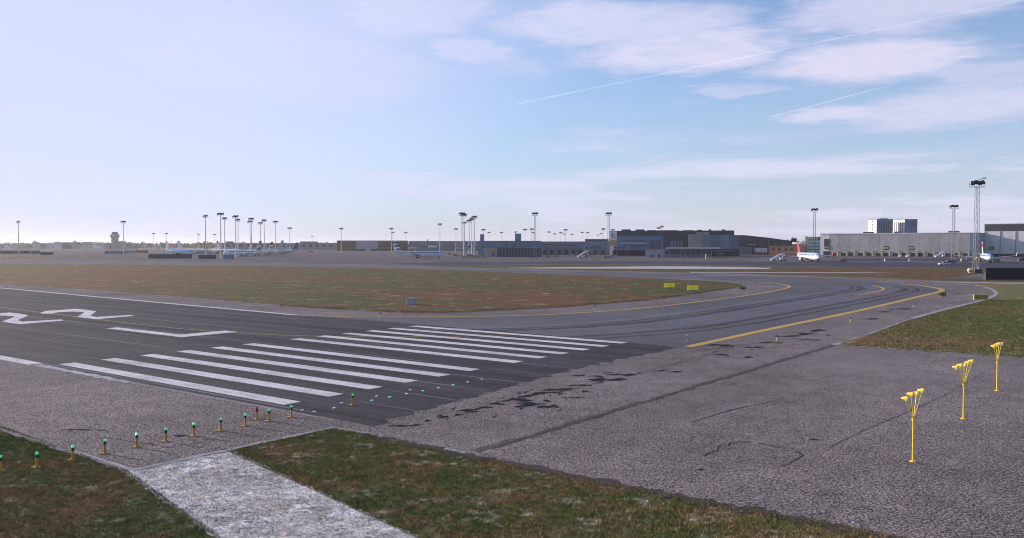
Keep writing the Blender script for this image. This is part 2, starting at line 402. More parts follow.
sheet('ground', [(-9000, -400), (9000, -400), (9000, 14000), (-9000, 14000)], 0.0, 'grass')
sheet('apron', PX((-500, 248.9), (-500, 266), (-100, 262), (300, 266), (450, 268), (560, 265), (780, 267), (1000, 269), (1500, 269), (1500, 248.9)), .008, 'apron')
right_edge = smooth_line([W(17.5, 54)]+PX((870, 334), (905, 320.5), (950, 308), (985, 300), (998, 294), (992, 288.5), (975, 285)))
shoulder = sheet('paved_shoulder', [W(-420, -13.8), W(7.2, -13.8), W(7.6, -2.5), W(90, -2.5), W(90, 54)] + right_edge +
                 PX((940, 281), (900, 279), (850, 277), (790, 275.5), (720, 273.5), (600, 270.8), (500, 268.5), (400, 264.8), (200, 262), (0, 258.6), (-420, 256.6)), .016, 'shoulder')
inner_y = smooth_line(PX((295, 315.2), (330, 316.6), (380, 317.4), (440, 316.9), (500, 316.3), (545.5, 315), (591, 312.3), (621, 310.3), (665, 306), (720, 299.4), (765.5, 293), (782.5, 289.4),
                         (790.3, 287.2), (789, 285.7), (778.6, 283.6), (763, 281.9)), 2)
outer_y = smooth_line(PX((688, 347), (780, 327), (840, 315), (886.5, 304.5), (923.6, 295.5), (938.5, 292.2), (943.5, 290.2), (938.5, 288.4), (918, 285.3), (899.5, 283.8)), 2)
taxi_edge = [(x, y) for x, y in inner_y]
taxi = sheet('taxiway', taxi_edge + PX((700, 279), (600, 276.5), (500, 272.5), (400, 267.8), (200, 264.6), (0, 262), (-300, 260.3), (-300, 258.6), (0, 260), (200, 262.6), (400, 266), (600, 272.6),
                                       (720, 275.6), (790, 277.6), (850, 279.6)) + outer_y[::-1] + PX((684, 348), (677, 347.6), (627, 342.6), (500, 331), (400, 322)), .021, 'taxi')
# dark runway surface with a crumbling end
crumble = []
for (a, b) in (((372, 427), (400, 417)), ((400, 417), (470, 398)), ((470, 398), (560, 373)), ((560, 373), (620, 359)), ((620, 359), (655, 353)), ((655, 353), (677, 347.6))):
    ga, gb = Vector(G(*a)), Vector(G(*b)); n = max(2, int((gb-ga).length/.35))
    for i in range(n): crumble.append(tuple(ga.lerp(gb, i/n)+Vector((random.gauss(0, .17)+.25*math.sin(i*.9), random.gauss(0, .1)))))
runway = sheet('runway', [W(-420, -.9), W(8.0, -.9)] + crumble + PX((677, 347.6), (627, 342.6), (500, 331), (400, 322.6), (295, 314.6), (0, 287.6), (-300, 262.5)), .026, 'runway')
sheet('middle_grass', dense(smooth_line(PX((-300, 262.2), (0, 264), (200, 265.4), (400, 268.2), (620, 277), (700, 280.4), (742, 283.6), (741, 286.6), (700, 293), (650, 300), (560, 307.4), (440, 313), (400, 312.5), (300, 307), (130, 292), (0, 284), (-300, 264.6)), 1), 1.2, .22), .034, 'midgrass')
sheet('verge', PX((430, 266.6), (500, 265.4), (560, 264.4), (680, 264.8), (780, 266.7), (1000, 268.5), (1300, 269), (1300, 283), (1000, 281.5), (940, 280.4), (900, 278.5), (850, 276.5), (790, 275), (720, 273), (600, 270.4), (500, 268.2)), .030, 'midgrass')
sheet('grass_island', smooth_line(PX((94, 258.3), (97, 257.6), (101, 257.8), (102, 258.5), (98, 259.2), (94, 258.8)), 1), .030, 'midgrass')
sheet('left_verge', PX((-300, 254.6), (0, 254.8), (60, 256.2), (30, 257.6), (-300, 257.4)), .034, 'midgrass')
band = sheet('far_taxiway', PX((380, 263), (600, 261.2), (800, 262), (1300, 264), (1300, 268.3), (1000, 267.8), (780, 266), (680, 264.2), (560, 263.8), (440, 265.6)), .020, 'darkband')
sheet('concrete_strip', PX((500, 268), (560, 267.2), (600, 266.9), (660, 266.3), (730, 266.9), (772, 267.9), (768, 269.2), (700, 269.1), (620, 268.7), (540, 268.5)), .038, 'concrete')
sheet('service_road', PX((690, 272), (850, 272.4), (900, 272.9), (850, 273.3), (690, 272.9)), .038, 'pale_edge')
sheet('mast_pad', PX((944, 279), (972, 275), (990, 274), (1200, 274), (1200, 281.2), (1000, 280.4)), .038, 'apron')
sheet('footpath', PX((930, 281.4), (1000, 282.6), (1200, 284.4), (1200, 285.8), (1000, 283.8), (960, 283)), .040, 'pale_edge')
strip = sheet('bleached_path', dense(PX((118, 469), (231, 450), (420, 538), (620, 630), (345, 630), (215, 538), (165, 502), (118, 469)), .25, .10)[:-1], .010, 'bleached')
# pale concrete lips where paving meets grass
ribbon('pale_lip', dense([W(-60, -13.8), W(7.2, -13.9)], .8, .05), .40, .024, 'pale_edge', shoulder, .5)
ribbon('pale_lip', dense([W(7.3, -13.9), W(7.6, -2.4)], .6, .04), .38, .028, 'pale_edge', shoulder, .45)
ribbon('pale_lip', dense([W(7.6, -2.5), W(17, -2.5)], .6, .04), .26, .024, 'pale_edge', shoulder, .6)
ribbon('dark_lip', dense([W(10, -2.75), W(70, -2.75)], .3, .14), .70, .026, 'joint', shoulder, .7)
ribbon('pale_lip', dense(right_edge[:-8], 1.2, .05), [.26+.16*math.sin(i*1.3) for i in range(len(dense(right_edge[:-8], 1.2)))], .024, 'pale_edge', shoulder, .9)
ribbon('pale_lip', dense(right_edge[-22:], 1.5), .8, .026, 'pale_edge', shoulder, .2)
ribbon('pale_lip', dense([W(17.6, 54.0), W(34, 54.2)], .8, .05), .30, .024, 'pale_edge', shoulder, .6)
ribbon('worn_joint', dense([W(17.3, -2), W(17.5, 20), W(17.6, 54)], .7, .05), .60, .0205, 'softjoint', shoulder, .7)
ribbon('worn_joint', dense([W(17.5, -2), W(17.65, 20), W(17.75, 54)], .5, .08), .20, .0225, 'joint', shoulder, .9)
# seams, cracks and tar repairs
def px_line(name, pp, w, m, wob=.06, jit=.5, z=.0235, step=.35):
    return ribbon(name, dense(PX(*pp), step, wob), w, z, m, shoulder, jit)
px_line('paving_seam', ((690, 423), (732, 410), (775, 401)), .12, 'joint', .05, .8)
px_line('pale_seam', ((700, 421.6), (735, 410.8), (777, 401.8)), .06, 'pale_edge', .05, .95)
px_line('paving_seam', ((775, 401), (860, 415), (905, 424)), .09, 'joint')
px_line('paving_seam', ((830, 447), (870, 428), (940, 398), (985, 372)), .08, 'softjoint', .06, .9)
for a in (((706, 457), (712, 452), (716, 451), (720, 446)), ((724, 445), (738, 443), (752, 442.5)), ((756, 443.5), (772, 446), (784, 448), (790, 447.5)), ((795, 452), (803, 455.5), (796, 460), (788, 464), (781, 467))):
    px_line('crack', a, .085, 'joint', .13, .95); px_line('crack', [(x+random.uniform(-3, 3), y+random.uniform(-1, 1)) for x, y in a[:3]], .05, 'tar', .2, .95)
px_line('crack', ((690, 352), (760, 343), (800, 338)), .12, 'tar', .15, .8)
px_line('crack', ((150, 420), (215, 425), (290, 416)), .05, 'joint', .12, .7)
px_line('crack', ((100, 437), (170, 448), (215, 441)), .06, 'tar', .12, .7)
px_line('crack', ((560, 392), (625, 377), (700, 357), (740, 345)), .10, 'joint', .15, .7)
def tar_patch(px, py, wpx, hpx, ang=None):
    c = Vector(G(px, py)); sx_ = wpx/FPX*c.y/2; sy_ = hpx/FPX*c.y*c.y/CAMH/2
    n = 20; pts = []; ph = [random.uniform(0, 6.28) for _ in range(4)]
    for k in range(n):
        t = 2*math.pi*k/n; r = 1+.38*math.sin(2*t+ph[0])+.30*math.sin(3*t+ph[1])+.24*math.sin(5*t+ph[2])+random.uniform(-.2, .2)
        r = max(.3, r); pts.append((c.x+sx_*r*math.cos(t)+sy_*.35*r*math.sin(t), c.y+sy_*r*math.sin(t)))
    sheet('tar_patch', pts, .0245+random.uniform(0, .0012), 'tar', shoulder)
for a in ((405, 426, 22, 2.2), (428, 421, 8, 1.6), (443, 417, 14, 2.2), (458, 415, 9, 1.6), (468, 411, 18, 3.2), (484, 408, 12, 2.6), (497, 404, 14, 2.4), (506, 401, 9, 2), (520, 400, 18, 3),
          (530, 405, 26, 3.4), (547, 407, 16, 3), (526, 396.5, 16, 2.2), (546, 393, 24, 2.2), (560, 390, 22, 2.4), (580, 385.5, 16, 1.6), (604, 380, 28, 3.2), (597, 376.5, 14, 1.6), (624, 375, 22, 2),
          (586, 392, 12, 1.4), (575, 398, 14, 1.2), (494, 417, 6, 1.2), (660, 371, 10, 1.4), (677, 372, 14, 1), (749, 357.5, 12, 1.2), (722, 355, 12, 1.6), (754, 347.5, 14, 1.6), (770, 343, 18, 1.2),
          (790, 336.5, 20, 1.2), (806, 334, 22, 1.4), (820, 330.5, 16, 1.6), (808, 340, 16, 1), (722, 345.4, 24, 1.8), (873, 319, 16, .9), (905, 309, 18, .9), (958, 294, 10, .8), (885, 312, 12, .8),
          (78, 430, 22, 1.6), (180, 436, 16, 1.2), (700, 470, 8, 1.2), (815, 440, 10, 1.2)):
    tar_patch(*a)
    for _ in range(3 if a[2] > 13 else 1): tar_patch(a[0]+random.gauss(0, a[2]*.6), a[1]+random.gauss(0, a[3]*.7), a[2]*random.uniform(.15, .4), a[3]*random.uniform(.3, .6))

# ---- painted markings (parts of the runway and the taxiway)
ZP = .0335
for i in range(12):
    v0 = i*3.6+(2.27 if i >= 6 else 0)
    sheet('threshold_stripe', [W(-30.0, v0), W(0, v0), W(0, v0+1.34), W(-30.0, v0+1.34)], ZP, 'white', runway)
two = PX((39.7, 313.4), (45.5, 311.1), (57.3, 310.3), (75.5, 309.0), (84, 309.7), (96.3, 311.4), (90.5, 315.8), (96, 317.1), (131, 315.2), (134, 316.1), (96.3, 319.4), (76.8, 317.2), (83.3, 313.4), (84.2, 312.4), (73, 311.7), (57.3, 312.5), (52, 314), (43, 313.8))
e0, e1 = Vector(W(0, 0)), Vector(W(-.4, -9.5))
for k in (0, 1):
    sheet('runway_numeral', [tuple(Vector(p)+(e1-e0)*k) for p in two], ZP, 'white', runway)
sheet('runway_letter', [W(-58.3+1, 18.0), W(-41.0, 18.0), W(-41.0, 25.2), W(-43.6, 25.2), W(-43.6, 19.5), W(-57.3, 19.5)], ZP, 'white', runway)
ribbon('runway_edge_line', dense(PX((-300, 260.8), (0, 288), (130, 300), (295, 315.1)), 8), .95, ZP, 'white', runway)
ribbon('runway_edge_line', dense([W(-200, -.9), W(-31.6, -1.1)], 8), 1.15, ZP, 'white', runway)
ribbon('faded_edge_line', dense([W(-31, -1.2), W(-24, -1.3), W(-16, -1.4)], .6, .05), .7, ZP, 'oldwhite', runway, .5)
ribbon('faded_edge_line', dense([W(-16, -1.3), W(6, -1.2)], .6, .03), .16, ZP, 'pale_edge', runway, .5)
ribbon('taxiway_edge_line', inner_y, .62, .0335, 'yellow', taxi)
ribbon('taxiway_edge_line', outer_y, [.95+.2*min(1, i/12) for i in range(len(outer_y))], .0335, 'yellow', taxi)
centre = smooth_line(PX((-60, 300), (0, 307), (39, 312.4), (77, 316.9), (130, 323.6), (200, 331), (270, 334.8), (314, 336.4), (361, 336.9), (403, 337), (453, 336.7), (492, 335.4), (545.5, 333.7), (584.6, 331.6), (640, 328), (691, 322.7),
                        (771, 310), (857, 295.5), (880, 291), (885, 289.2), (880, 287), (872.5, 285.5)), 2)
ribbon('lead_in_line', centre, .34, .0295, 'thinyellow', taxi)
M['track'] = asphalt('rubbered_asphalt', (.096, .086, .092), agg=.5, patch=.4, speck=0)
M['sheentrack'] = asphalt('sky_sheen_asphalt', (.118, .116, .142), agg=.3, patch=.4, speck=0, rough=.55)  # bluish sheen of the sky put into the base colour
cen2 = [p for p in centre if p[0] > G(430, 337)[0] and p[1] < G(872, 286)[1]]
def offset(line, d):
    o = []
    for i, p in enumerate(line):
        a, b = Vector(line[max(i-1, 0)]), Vector(line[min(i+1, len(line)-1)]); t_ = (b-a).normalized(); o.append((p[0]-t_.y*d, p[1]+t_.x*d))
    return o
for d_, w_, m_ in ((4.6, 1.5, 'track'), (-4.4, 1.3, 'track'), (2.2, 2.2, 'sheentrack'), (-2.0, 1.8, 'sheentrack'), (8.5, 1.6, 'sheentrack'), (6.6, .7, 'track'), (-7.0, .9, 'track')):
    ribbon('tyre_and_sheen_band', dense(offset(cen2, d_), 2.0, .08), w_, .0245+abs(d_)*.0003, m_, taxi, .45)  # dark rubber tracks, and bands coloured with the sky's bluish sheen
tip = [p for p in centre if G(850, 296)[0] <= p[0]]
ribbon('lead_in_line', tip, .7, .0375, 'yellow', taxi)
for a in (((832, 292.7), (855, 294.0), (855, 295.0), (832, 293.7)), ((869, 294.6), (893, 294.7), (893, 295.7), (869, 295.7))):
    sheet('red_marking', PX(*a), .036, 'red', taxi)

# ---- grass that stands up, loose pale stalks on the bleached strip
def inside(pt, poly):
    x, y = pt; c = False; n = len(poly)
    for i in range(n):
        x0, y0 = poly[i]; x1, y1 = poly[i-1]
        if (y0 > y) != (y1 > y) and x < (x1-x0)*(y-y0)/(y1-y0)+x0: c = not c
    return c
def inside_np(x, y, poly):
    c = np.zeros(len(x), bool); n = len(poly)
    for i in range(n):
        x0, y0 = poly[i]; x1, y1 = poly[i-1]
        if y0 == y1: continue
        k = ((y0 > y) != (y1 > y)) & (x < (x1-x0)*(y-y0)/(y1-y0)+x0); c ^= k
    return c
def blades(name, poly, dens_, h, w, m, z0=.0, label='', cat='grass'):
    xs, ys = [p[0] for p in poly], [p[1] for p in poly]
    n = int((max(xs)-min(xs))*(max(ys)-min(ys))*dens_)
    x = rng.uniform(min(xs), max(xs), n); y = rng.uniform(min(ys), max(ys), n)
    k = inside_np(x, y, poly); x, y = x[k], y[k]; n = len(x)
    cl = .55+.45*np.sin(x*1.7+np.sin(y*1.1)*1.3)*np.sin(y*2.1+np.sin(x*.9)*1.7)
    hh = h*(.35+.75*rng.random(n))*(.55+.6*np.clip(cl, 0, 1)); ww = w*(.6+.8*rng.random(n))
    a = rng.uniform(0, 6.283, n); ln = hh*rng.uniform(.2, 1.1, n); b = rng.uniform(0, 6.283, n)
    P_ = np.empty((n, 3, 3))
    P_[:, 0] = np.stack([x-np.cos(a)*ww, y-np.sin(a)*ww, np.full(n, z0)], 1)
    P_[:, 1] = np.stack([x+np.cos(a)*ww, y+np.sin(a)*ww, np.full(n, z0)], 1)
    P_[:, 2] = np.stack([x+np.cos(b)*ln, y+np.sin(b)*ln, z0+hh], 1)
    me = bpy.data.meshes.new(name); me.vertices.add(3*n); me.loops.add(3*n); me.polygons.add(n)
    me.vertices.foreach_set('co', P_.reshape(-1)); me.loops.foreach_set('vertex_index', np.arange(3*n, dtype=np.int32))
    me.polygons.foreach_set('loop_start', np.arange(0, 3*n, 3, dtype=np.int32)); me.materials.append(M[m]); me.update(calc_edges=True)
    o = link(name, me); o['kind'] = 'stuff'; o['label'] = label; o['category'] = cat
    return o
blades('grass', PX((-40, 412), (126, 470), (171, 502), (222, 539), (240, 560), (-40, 560)), 520, .10, .018, 'blade', 0, 'short mottled grass in the lower left corner')
blades('grass', PX((226, 451), (335, 427.6), (500, 462.6), (905, 537), (1000, 560), (462, 560), (415, 538)), 520, .10, .018, 'blade', 0, 'dark green and brown grass beside the pale strip')
blades('grass', PX((842, 346.5), (872, 334.5), (907, 321), (952, 308.5), (988, 300), (1060, 300), (1060, 361)), 34, .13, .04, 'greengrass', 0, 'green and brown grass behind the yellow lamp poles')
blades('grass', PX((280, 304.5), (400, 310.5), (440, 311.5), (560, 305.8), (650, 298.6), (700, 291.8), (741, 286), (745, 287), (702, 293.8), (652, 300.8), (562, 308.2), (442, 313.8), (400, 313.4), (280, 306.6)), 9, .11, .07, 'midgrass', .03, 'dry tufts along the near rim of the middle grass')
blades('pale_stalks', PX((118, 469.5), (229, 450.5), (420, 538), (470, 560), (245, 560), (215, 538), (165, 502)), 200, .05, .02, 'bleached', .01, 'bleached pale grey stalks on the strip between the grass patches', 'stalks')

# ================================================================== airfield lamps, signs and boxes
def elevated_lamp(lens):
    t = empty('runway_lamp')
    b = MB(); b.lathe([(.17, 0), (.17, .03), (.09, .05), (.075, .10)], 12); b.box(-.26, -.02, -.10, .10, 0, .05); b.build('base_plate', M['ochre'], t)
    MB().lathe([(.055, .08), (.055, .47)], 10).build('post', M['ochre'], t)
    MB().lathe([(.062, .46), (.068, .50), (.068, .58), (.06, .60)], 10).build('collar', M['black'], t)
    MB().lathe([(.06, .60), (.072, .63), (.066, .68), (.04, .715), (.01, .725)], 10).build('lens', M[lens], t)
    return t
GREENS = [(0.5, 471), (37, 467.5), (73, 460.3), (105, 454), (137, 447.5), (166, 442), (194, 436.6), (221, 431.2), (245.3, 426.6), (269, 421.6), (291.5, 417.6), (352.8, 405.6)]
proto = elevated_lamp('green_glow')
for i, (px, py) in enumerate(GREENS):
    o = proto if i == 0 else copy_tree(proto)
    x, y = G(px, py); o.location = (x, y, 0.0 if i < 3 else .016 if i < 11 else .026); o.rotation_euler = (0, 0, random.uniform(-.25, .25))
    tag(o, 'yellow post lamp with green light, %s from left in the row along the runway end' % ordinal(i) if i < 11 else 'lone yellow post lamp with green light standing on the dark runway end', 'runway lamp', 'green lamps along the runway end')
o = elevated_lamp('red_lens'); x, y = G(257, 419.8); o.location = (x, y, .016)
tag(o, 'yellow post lamp with red top among the green ones', 'runway lamp')
o = elevated_lamp('green_glow'); x, y = G(687.5, 342.0); o.location = (x, y, .021)
tag(o, 'far yellow post lamp at the start of the thick yellow line', 'runway lamp', 'green lamps along the runway end')
# lamps sunk into the paving
def inset(lens):
    t = empty('inset_lamp'); MB().lathe([(.14, 0), (.13, .016), (.09, .022)], 14).build('ring', M['steel'], t)
    MB().lathe([(.085, .018), (.075, .045), (.03, .055)], 10).build('lens', M[lens], t); return t
pr = inset('cyan_glow'); pw = inset('ac_white')
k = 0
for i, (px, py) in enumerate(((314.2, 412.3), (334, 408.6), (372, 401), (389.7, 397.6), (406.6, 394.4), (422.9, 391.4), (438.5, 388.5), (453.2, 385.5), (467.8, 382.5), (482, 379.8))):
    o = pr if i == 0 else copy_tree(pr); x, y = G(px, py); o.location = (x, y, .0265)
    tag(o, 'small cyan lamp sunk in the dark runway end, %s from the left' % ordinal(i), 'inset lamp', 'cyan lamps sunk across the runway end')
for i, (px, py) in enumerate(((302.5, 410.8), (341.9, 403.5), (377, 396.7), (410.5, 390.5))):
    o = pw if i == 0 else copy_tree(pw); x, y = G(px, py); o.location = (x, y, .0265)
    tag(o, 'small pale lamp sunk in the runway just behind the cyan row, %s from the left' % ordinal(i), 'inset lamp', 'pale lamps sunk across the runway end')
def blue_lamp():
    t = empty('taxiway_lamp'); MB().lathe([(.15, 0), (.13, .05), (.05, .07), (.05, .34)], 10).build('post', M['lampyellow'], t)
    MB().lathe([(.075, .34), (.11, .38), (.11, .52), (.05, .60)], 10).build('lens', M['blue_lens'], t); return t
pb = blue_lamp()
for i, (px, py, lab) in enumerate(((380.5, 317, 'beside the runway edge left of the grey box'), (594.5, 309.5, 'at the rim of the middle grass beyond the stripes'), (777, 340.5, 'below the thick yellow line, nearest on the shoulder'),
                                   (850.5, 321.5, 'below the thick yellow line, middle of three on the shoulder'), (914, 307, 'below the thick yellow line, farthest of three on the shoulder'), (507, 271.6, 'on the far side of the middle grass'),
                                   (751.5, 273.5, 'on the far verge behind the taxiway bend'), (813, 275.8, 'on the far verge right of the other one behind the bend'), (824.5, 266.4, 'beside the dark far taxiway under the parked blue airliner'))):
    o = pb if i == 0 else copy_tree(pb); x, y = G(px, py); o.location = (x, y, .02)
    tag(o, 'small blue taxiway lamp '+lab, 'taxiway lamp', 'blue taxiway lamps')
# approach lamp poles: a pole that fans out into lamps
def lamp_pole(nl, spread, label, px, py):
    x, y = G(px, py); t = empty('approach_lamp_pole', (x, y, .016), -math.atan2(-cw, sw)*0)
    d = Vector((math.sin(R(41)), math.cos(R(41)), 0))
    b = MB(); b.lathe([(.16, 0), (.16, .03), (.06, .05)], 12); b.build('foot', M['lampyellow'], t)
    b = MB(); b.tube((0, 0, .02), (0, 0, 1.95), .052, .046, 10); b.build('pole', M['lampyellow'], t)
    b = MB(); b.lathe([(.07, 1.88), (.08, 1.92), (.08, 2.02), (.06, 2.05)], 10); b.build('clamp', M['lampyellow'], t)
    face = Vector((.72, -.69, 0))
    for i in range(nl):
        f = (i-(nl-1)/2)*spread; tp = d*(f+random.uniform(-.07, .07))+Vector((0, 0, 3.05+random.uniform(-.05, .06)))
        MB().tube((0, 0, 1.96), tp, .022, .02, 8).build('arm', M['lampyellow'], t)
        h = MB(); a = tp+Vector((0, 0, .10)); h.tube(a-face*.12, a+face*.06, .07, .115, 12); h.tube(a+face*.06, a+face*.10, .128, .128, 12); h.tube(a-face*.2, a-face*.12, .035, .07, 10)
        h.tube(tp-Vector((0, 0, .04)), tp+Vector((0, 0, .05)), .045, .05, 8)
        hd = h.build('lamp_head', M['lampyellow'], t)
        MB().tube(a+face*.098, a+face*.112, .115, .10, 12).build('lens', M['ac_white'], hd)
    tag(t, label, 'lamp pole', 'yellow lamp poles on the paved apron')
lamp_pole(4, .82, 'nearest yellow lamp pole, four lamps fanned out on thin arms', 913, 462)
lamp_pole(5, .88, 'middle yellow lamp pole with five lamps in a wide fan', 963.5, 419)
lamp_pole(4, .72, 'farthest yellow lamp pole, in front of the right grass edge', 997, 391)
# taxiway signs seen as yellow cases on legs
def sign_case(px, pyb, wm, hm, mat, label, n):
    x, y = G(px, pyb); t = empty('taxiway_sign', (x, y, .03), R(random.uniform(-4, 4)))
    for k in range(n):
        a = -wm/2+wm*k/n; MB().bev(a+.02, a+wm/n-.02, -.16, .16, .16, hm, .03).build('panel', M[mat], t)
    for k in range(n+1):
        a = -wm/2+wm*k/n; MB().box(a-.03, a+.03, -.19, .19, .0, hm+.03).build('frame_post', M['ochre'], t)
    MB().box(-wm/2, wm/2, -.22, .22, 0, .07).build('plinth', M['concrete_wall'], t)
    return tag(t, label, 'sign', 'yellow taxiway signs')
sign_case(669.5, 288, 2.5, 1.12, 'signyellow', 'left of two bright yellow sign cases on the middle grass', 3)
sign_case(693, 290.6, 2.35, 1.08, 'signyellow', 'right of two bright yellow sign cases on the middle grass', 3)
M['olive'] = plain('olive_sign_back', (.30, .27, .03), .6)
sign_case(980.5, 300, 2.6, .95, 'olive', 'olive yellow sign case at the right grass corner', 4)
# runway guard lamps: dark twin-lamp boxes with yellow feet
for px, py, lab in ((942.5, 296.5, 'squat dark twin lamp with yellow foot below the yellow curve'), (742.5, 289.8, 'squat dark twin lamp at the tip of the middle grass')):
    x, y = G(px, py); t = empty('guard_lamp', (x, y, .03))
    MB().box(-.5, .5, -.2, .2, 0, .12).build('foot', M['ochre'], t); MB().bev(-.7, .7, -.12, .12, .16, .72, .05).build('housing', M['black'], t)
    for s in (-1, 1):
        MB().tube((s*.33, -.15, .44), (s*.33, -.12, .44), .17, .2, 12).build('lens', M['ochre'], t); MB().tube((s*.3, 0, .1), (s*.3, 0, .18), .04).build('leg', M['ochre'], t)
    tag(t, lab, 'guard lamp', 'guard lamps by the taxiway')
x, y = G(411.5, 304.6); t = empty('equipment_cabinet', (x, y, .034), R(-12))
MB().bev(-.7, .7, -.55, .55, .08, 1.0, .04).build('case', M['grey_clad'], t); MB().bev(-.76, .76, -.62, .62, 1.0, 1.09, .03).build('lid', M['grey_clad'], t)
MB().bev(-.74, -.70, -.52, .52, .1, .98, .01).build('door', M['white_clad'], t); MB().box(-.75, .75, -.6, .6, 0, .08).build('plinth', M['concrete_wall'], t)
tag(t, 'grey metal equipment cabinet alone on the middle grass', 'cabinet')
# black blast screen by the right margin and the yellow tank at the mast
x0, y0 = G(986, 280); t = empty('blast_screen', (x0, y0, .038))
for k in range(9): MB().box(k*1.9+.02, k*1.9+1.88, 0, .12, .22, 3.35).build('screen_panel', M['black'], t)
for k in range(10): MB().add([(k*1.9-.06, .12, 0), (k*1.9+.06, .12, 0), (k*1.9+.06, 1.7, 0), (k*1.9-.06, 1.7, 0), (k*1.9-.06, .12, 3.2), (k*1.9+.06, .12, 3.2)], [(0, 1, 2, 3), (0, 4, 5, 1), (2, 5, 4, 3), (0, 3, 4), (1, 5, 2)]).build('brace', M['lampdark'], t)
MB().box(-.08, 17.2, -.05, .16, 3.35, 3.47).build('top_rail', M['dark_clad'], t); MB().box(-.08, 17.2, -.06, .2, 0, .2).build('sill', M['dark_clad'], t)
tag(t, 'long low black blast screen at the right margin', 'blast screen')
x, y = G(970.5, 273.0); t = empty('storage_tank', (x, y, .038))
MB().lathe([(.15, -1.0), (.62, -.85), (.75, -.5), (.75, .5), (.62, .85), (.15, 1.0)], 14, (0, 0, .95), 'x').build('tank', M['cream'], t, True)
MB().lathe([(.3, .82), (.66, .7), (.76, .42), (.76, .0)], 14, (0, 0, .95), 'x').build('end_cap', M['lampyellow'], t, True)
for s in (-.55, .55): MB().box(s-.08, s+.08, -.6, .6, 0, .5).build('leg', M['steel'], t)
MB().box(1.6, 3.6, -.8, .8, 0, 1.3).build('pump_case', M['dark_clad'], t)
tag(t, 'cream and yellow tank at the foot of the tallest mast', 'tank')

# ================================================================== floodlight masts
MH = 34.0
def mast_meshes():
    d = {}
    b = MB()
    for sx_ in (-1, 1):
        for sy_ in (-1, 1): b.tube((sx_*.75, sy_*.75, 0), (sx_*.5, sy_*.5, MH-2.2), .10, .08, 6)
    n = 22
    for k in range(n):
        za, zb = (MH-2.2)*k/n, (MH-2.2)*(k+1)/n; wa, wb = .75-.25*k/n, .75-.25*(k+1)/n
        s = 1 if k % 2 else -1
        for a in range(4):
            ca, sa = [(1, 0), (0, 1), (-1, 0), (0, -1)][a]
            p = lambda l, w, z: (ca*w-sa*l*w, sa*w+ca*l*w, z)
            b.tube(p(-s, wa, za), p(s, wb, zb), .035, n=4, cap=False)
    d['lattice'] = b.mesh('lattice_shaft', M['steel'])
    b = MB(); b.lathe([(.55, 0), (.42, 10), (.30, 22), (.22, MH-1.6)], 10); b.lathe([(.9, 0), (.9, .25), (.6, .3)], 10); d['shaft'] = b.mesh('shaft', M['palesteel'])
    b = MB(); b.box(-.55, .55, -.55, .55, 0, 1.6); b.box(-.5, .5, -.5, .5, 1.6, 2.2); d['cabinet'] = b.mesh('base_cabinet', M['container'])
    b = MB()
    b.box(-2.1, 2.1, -.5, .5, MH-2.3, MH-2.15); b.box(-2.1, 2.1, -.55, -.47, MH-1.2, MH-1.1); b.box(-2.1, 2.1, .47, .55, MH-1.2, MH-1.1)
    for k in range(5):
        for s in (-1, 1): b.box(-2.05+k*1.0-.03, -2.05+k*1.0+.03, s*.5-.03, s*.5+.03, MH-2.15, MH-.4)
    d['platform'] = b.mesh('platform', M['lampdark'])
    b = MB(); b.bev(-.45, .45, -.28, .28, -.45, .45, .08); d['flood'] = b.mesh('floodlight', M['lampdark'])
    b = MB(); b.box(-.05, .05, -.05, .05, 0, 1.7); b.tube((0, 0, 1.5), (1.9, 0, 2.0), .09); b.bev(1.5, 2.6, -.3, .3, 1.9, 2.25, .06); d['arm'] = b.mesh('antenna_arm', M['lampdark'])
    return d
MM = mast_meshes()
mast_no = [0]
def mast(px, top, lattice=False, arm=False, base=None, label=None, head=1.0, h=MH):
    Y = (h-CAMH)/(math.tan(math.atan((269-top)/FPX)-PITCH)) if base is None else G(px, base)[1]
    hh = ZA(top, Y) if base is not None else h
    t = empty('floodlight_mast', (XA(px, Y), Y, .02), random.uniform(-.5, .5) if not arm else 0)
    t.scale = (1, 1, hh/MH)
    link('shaft', MM['lattice' if lattice else 'shaft'], t); link('platform', MM['platform'], t).scale = (head, head, 1)
    for k in range(4):
        o = link('floodlight', MM['flood'], t); o.location = ((-1.5+k)*head, -.45, MH-.8+(.3 if k % 2 else 0)); o.rotation_euler = (R(-25), 0, R((k-1.5)*18)); o.scale = (head*1.15, head, head*1.3)
    if lattice: link('base_cabinet', MM['cabinet'], t, (1.4, 0, 0))
    if arm: link('antenna_arm', MM['arm'], t, (.6, 0, MH-1.0))
    tag(t, label or '', 'mast', 'floodlight masts')
    return t
big = [(976, 181, 'tallest lattice floodlight mast, at the right beside the yellow tank', 272.5), (953, 205, 'lattice floodlight mast in front of the long grey hangar, next to the tallest one', 263), (814, 208.5, 'floodlight mast standing behind the blue parked airliner', None),
       (608.5, 212.5, 'floodlight mast left of the dark terminal, beside the pale stair tower', None), (535, 212.5, 'floodlight mast with wide head in front of the ribbed dark pier shed', None), (462, 212.5, 'tallest mast of the tight bunch left of the beige shed', None)]
for i, (px, tp, lab, bs) in enumerate(big):
    mast(px, tp, True, i == 0, bs, lab, 1.1 if i else 1.25)
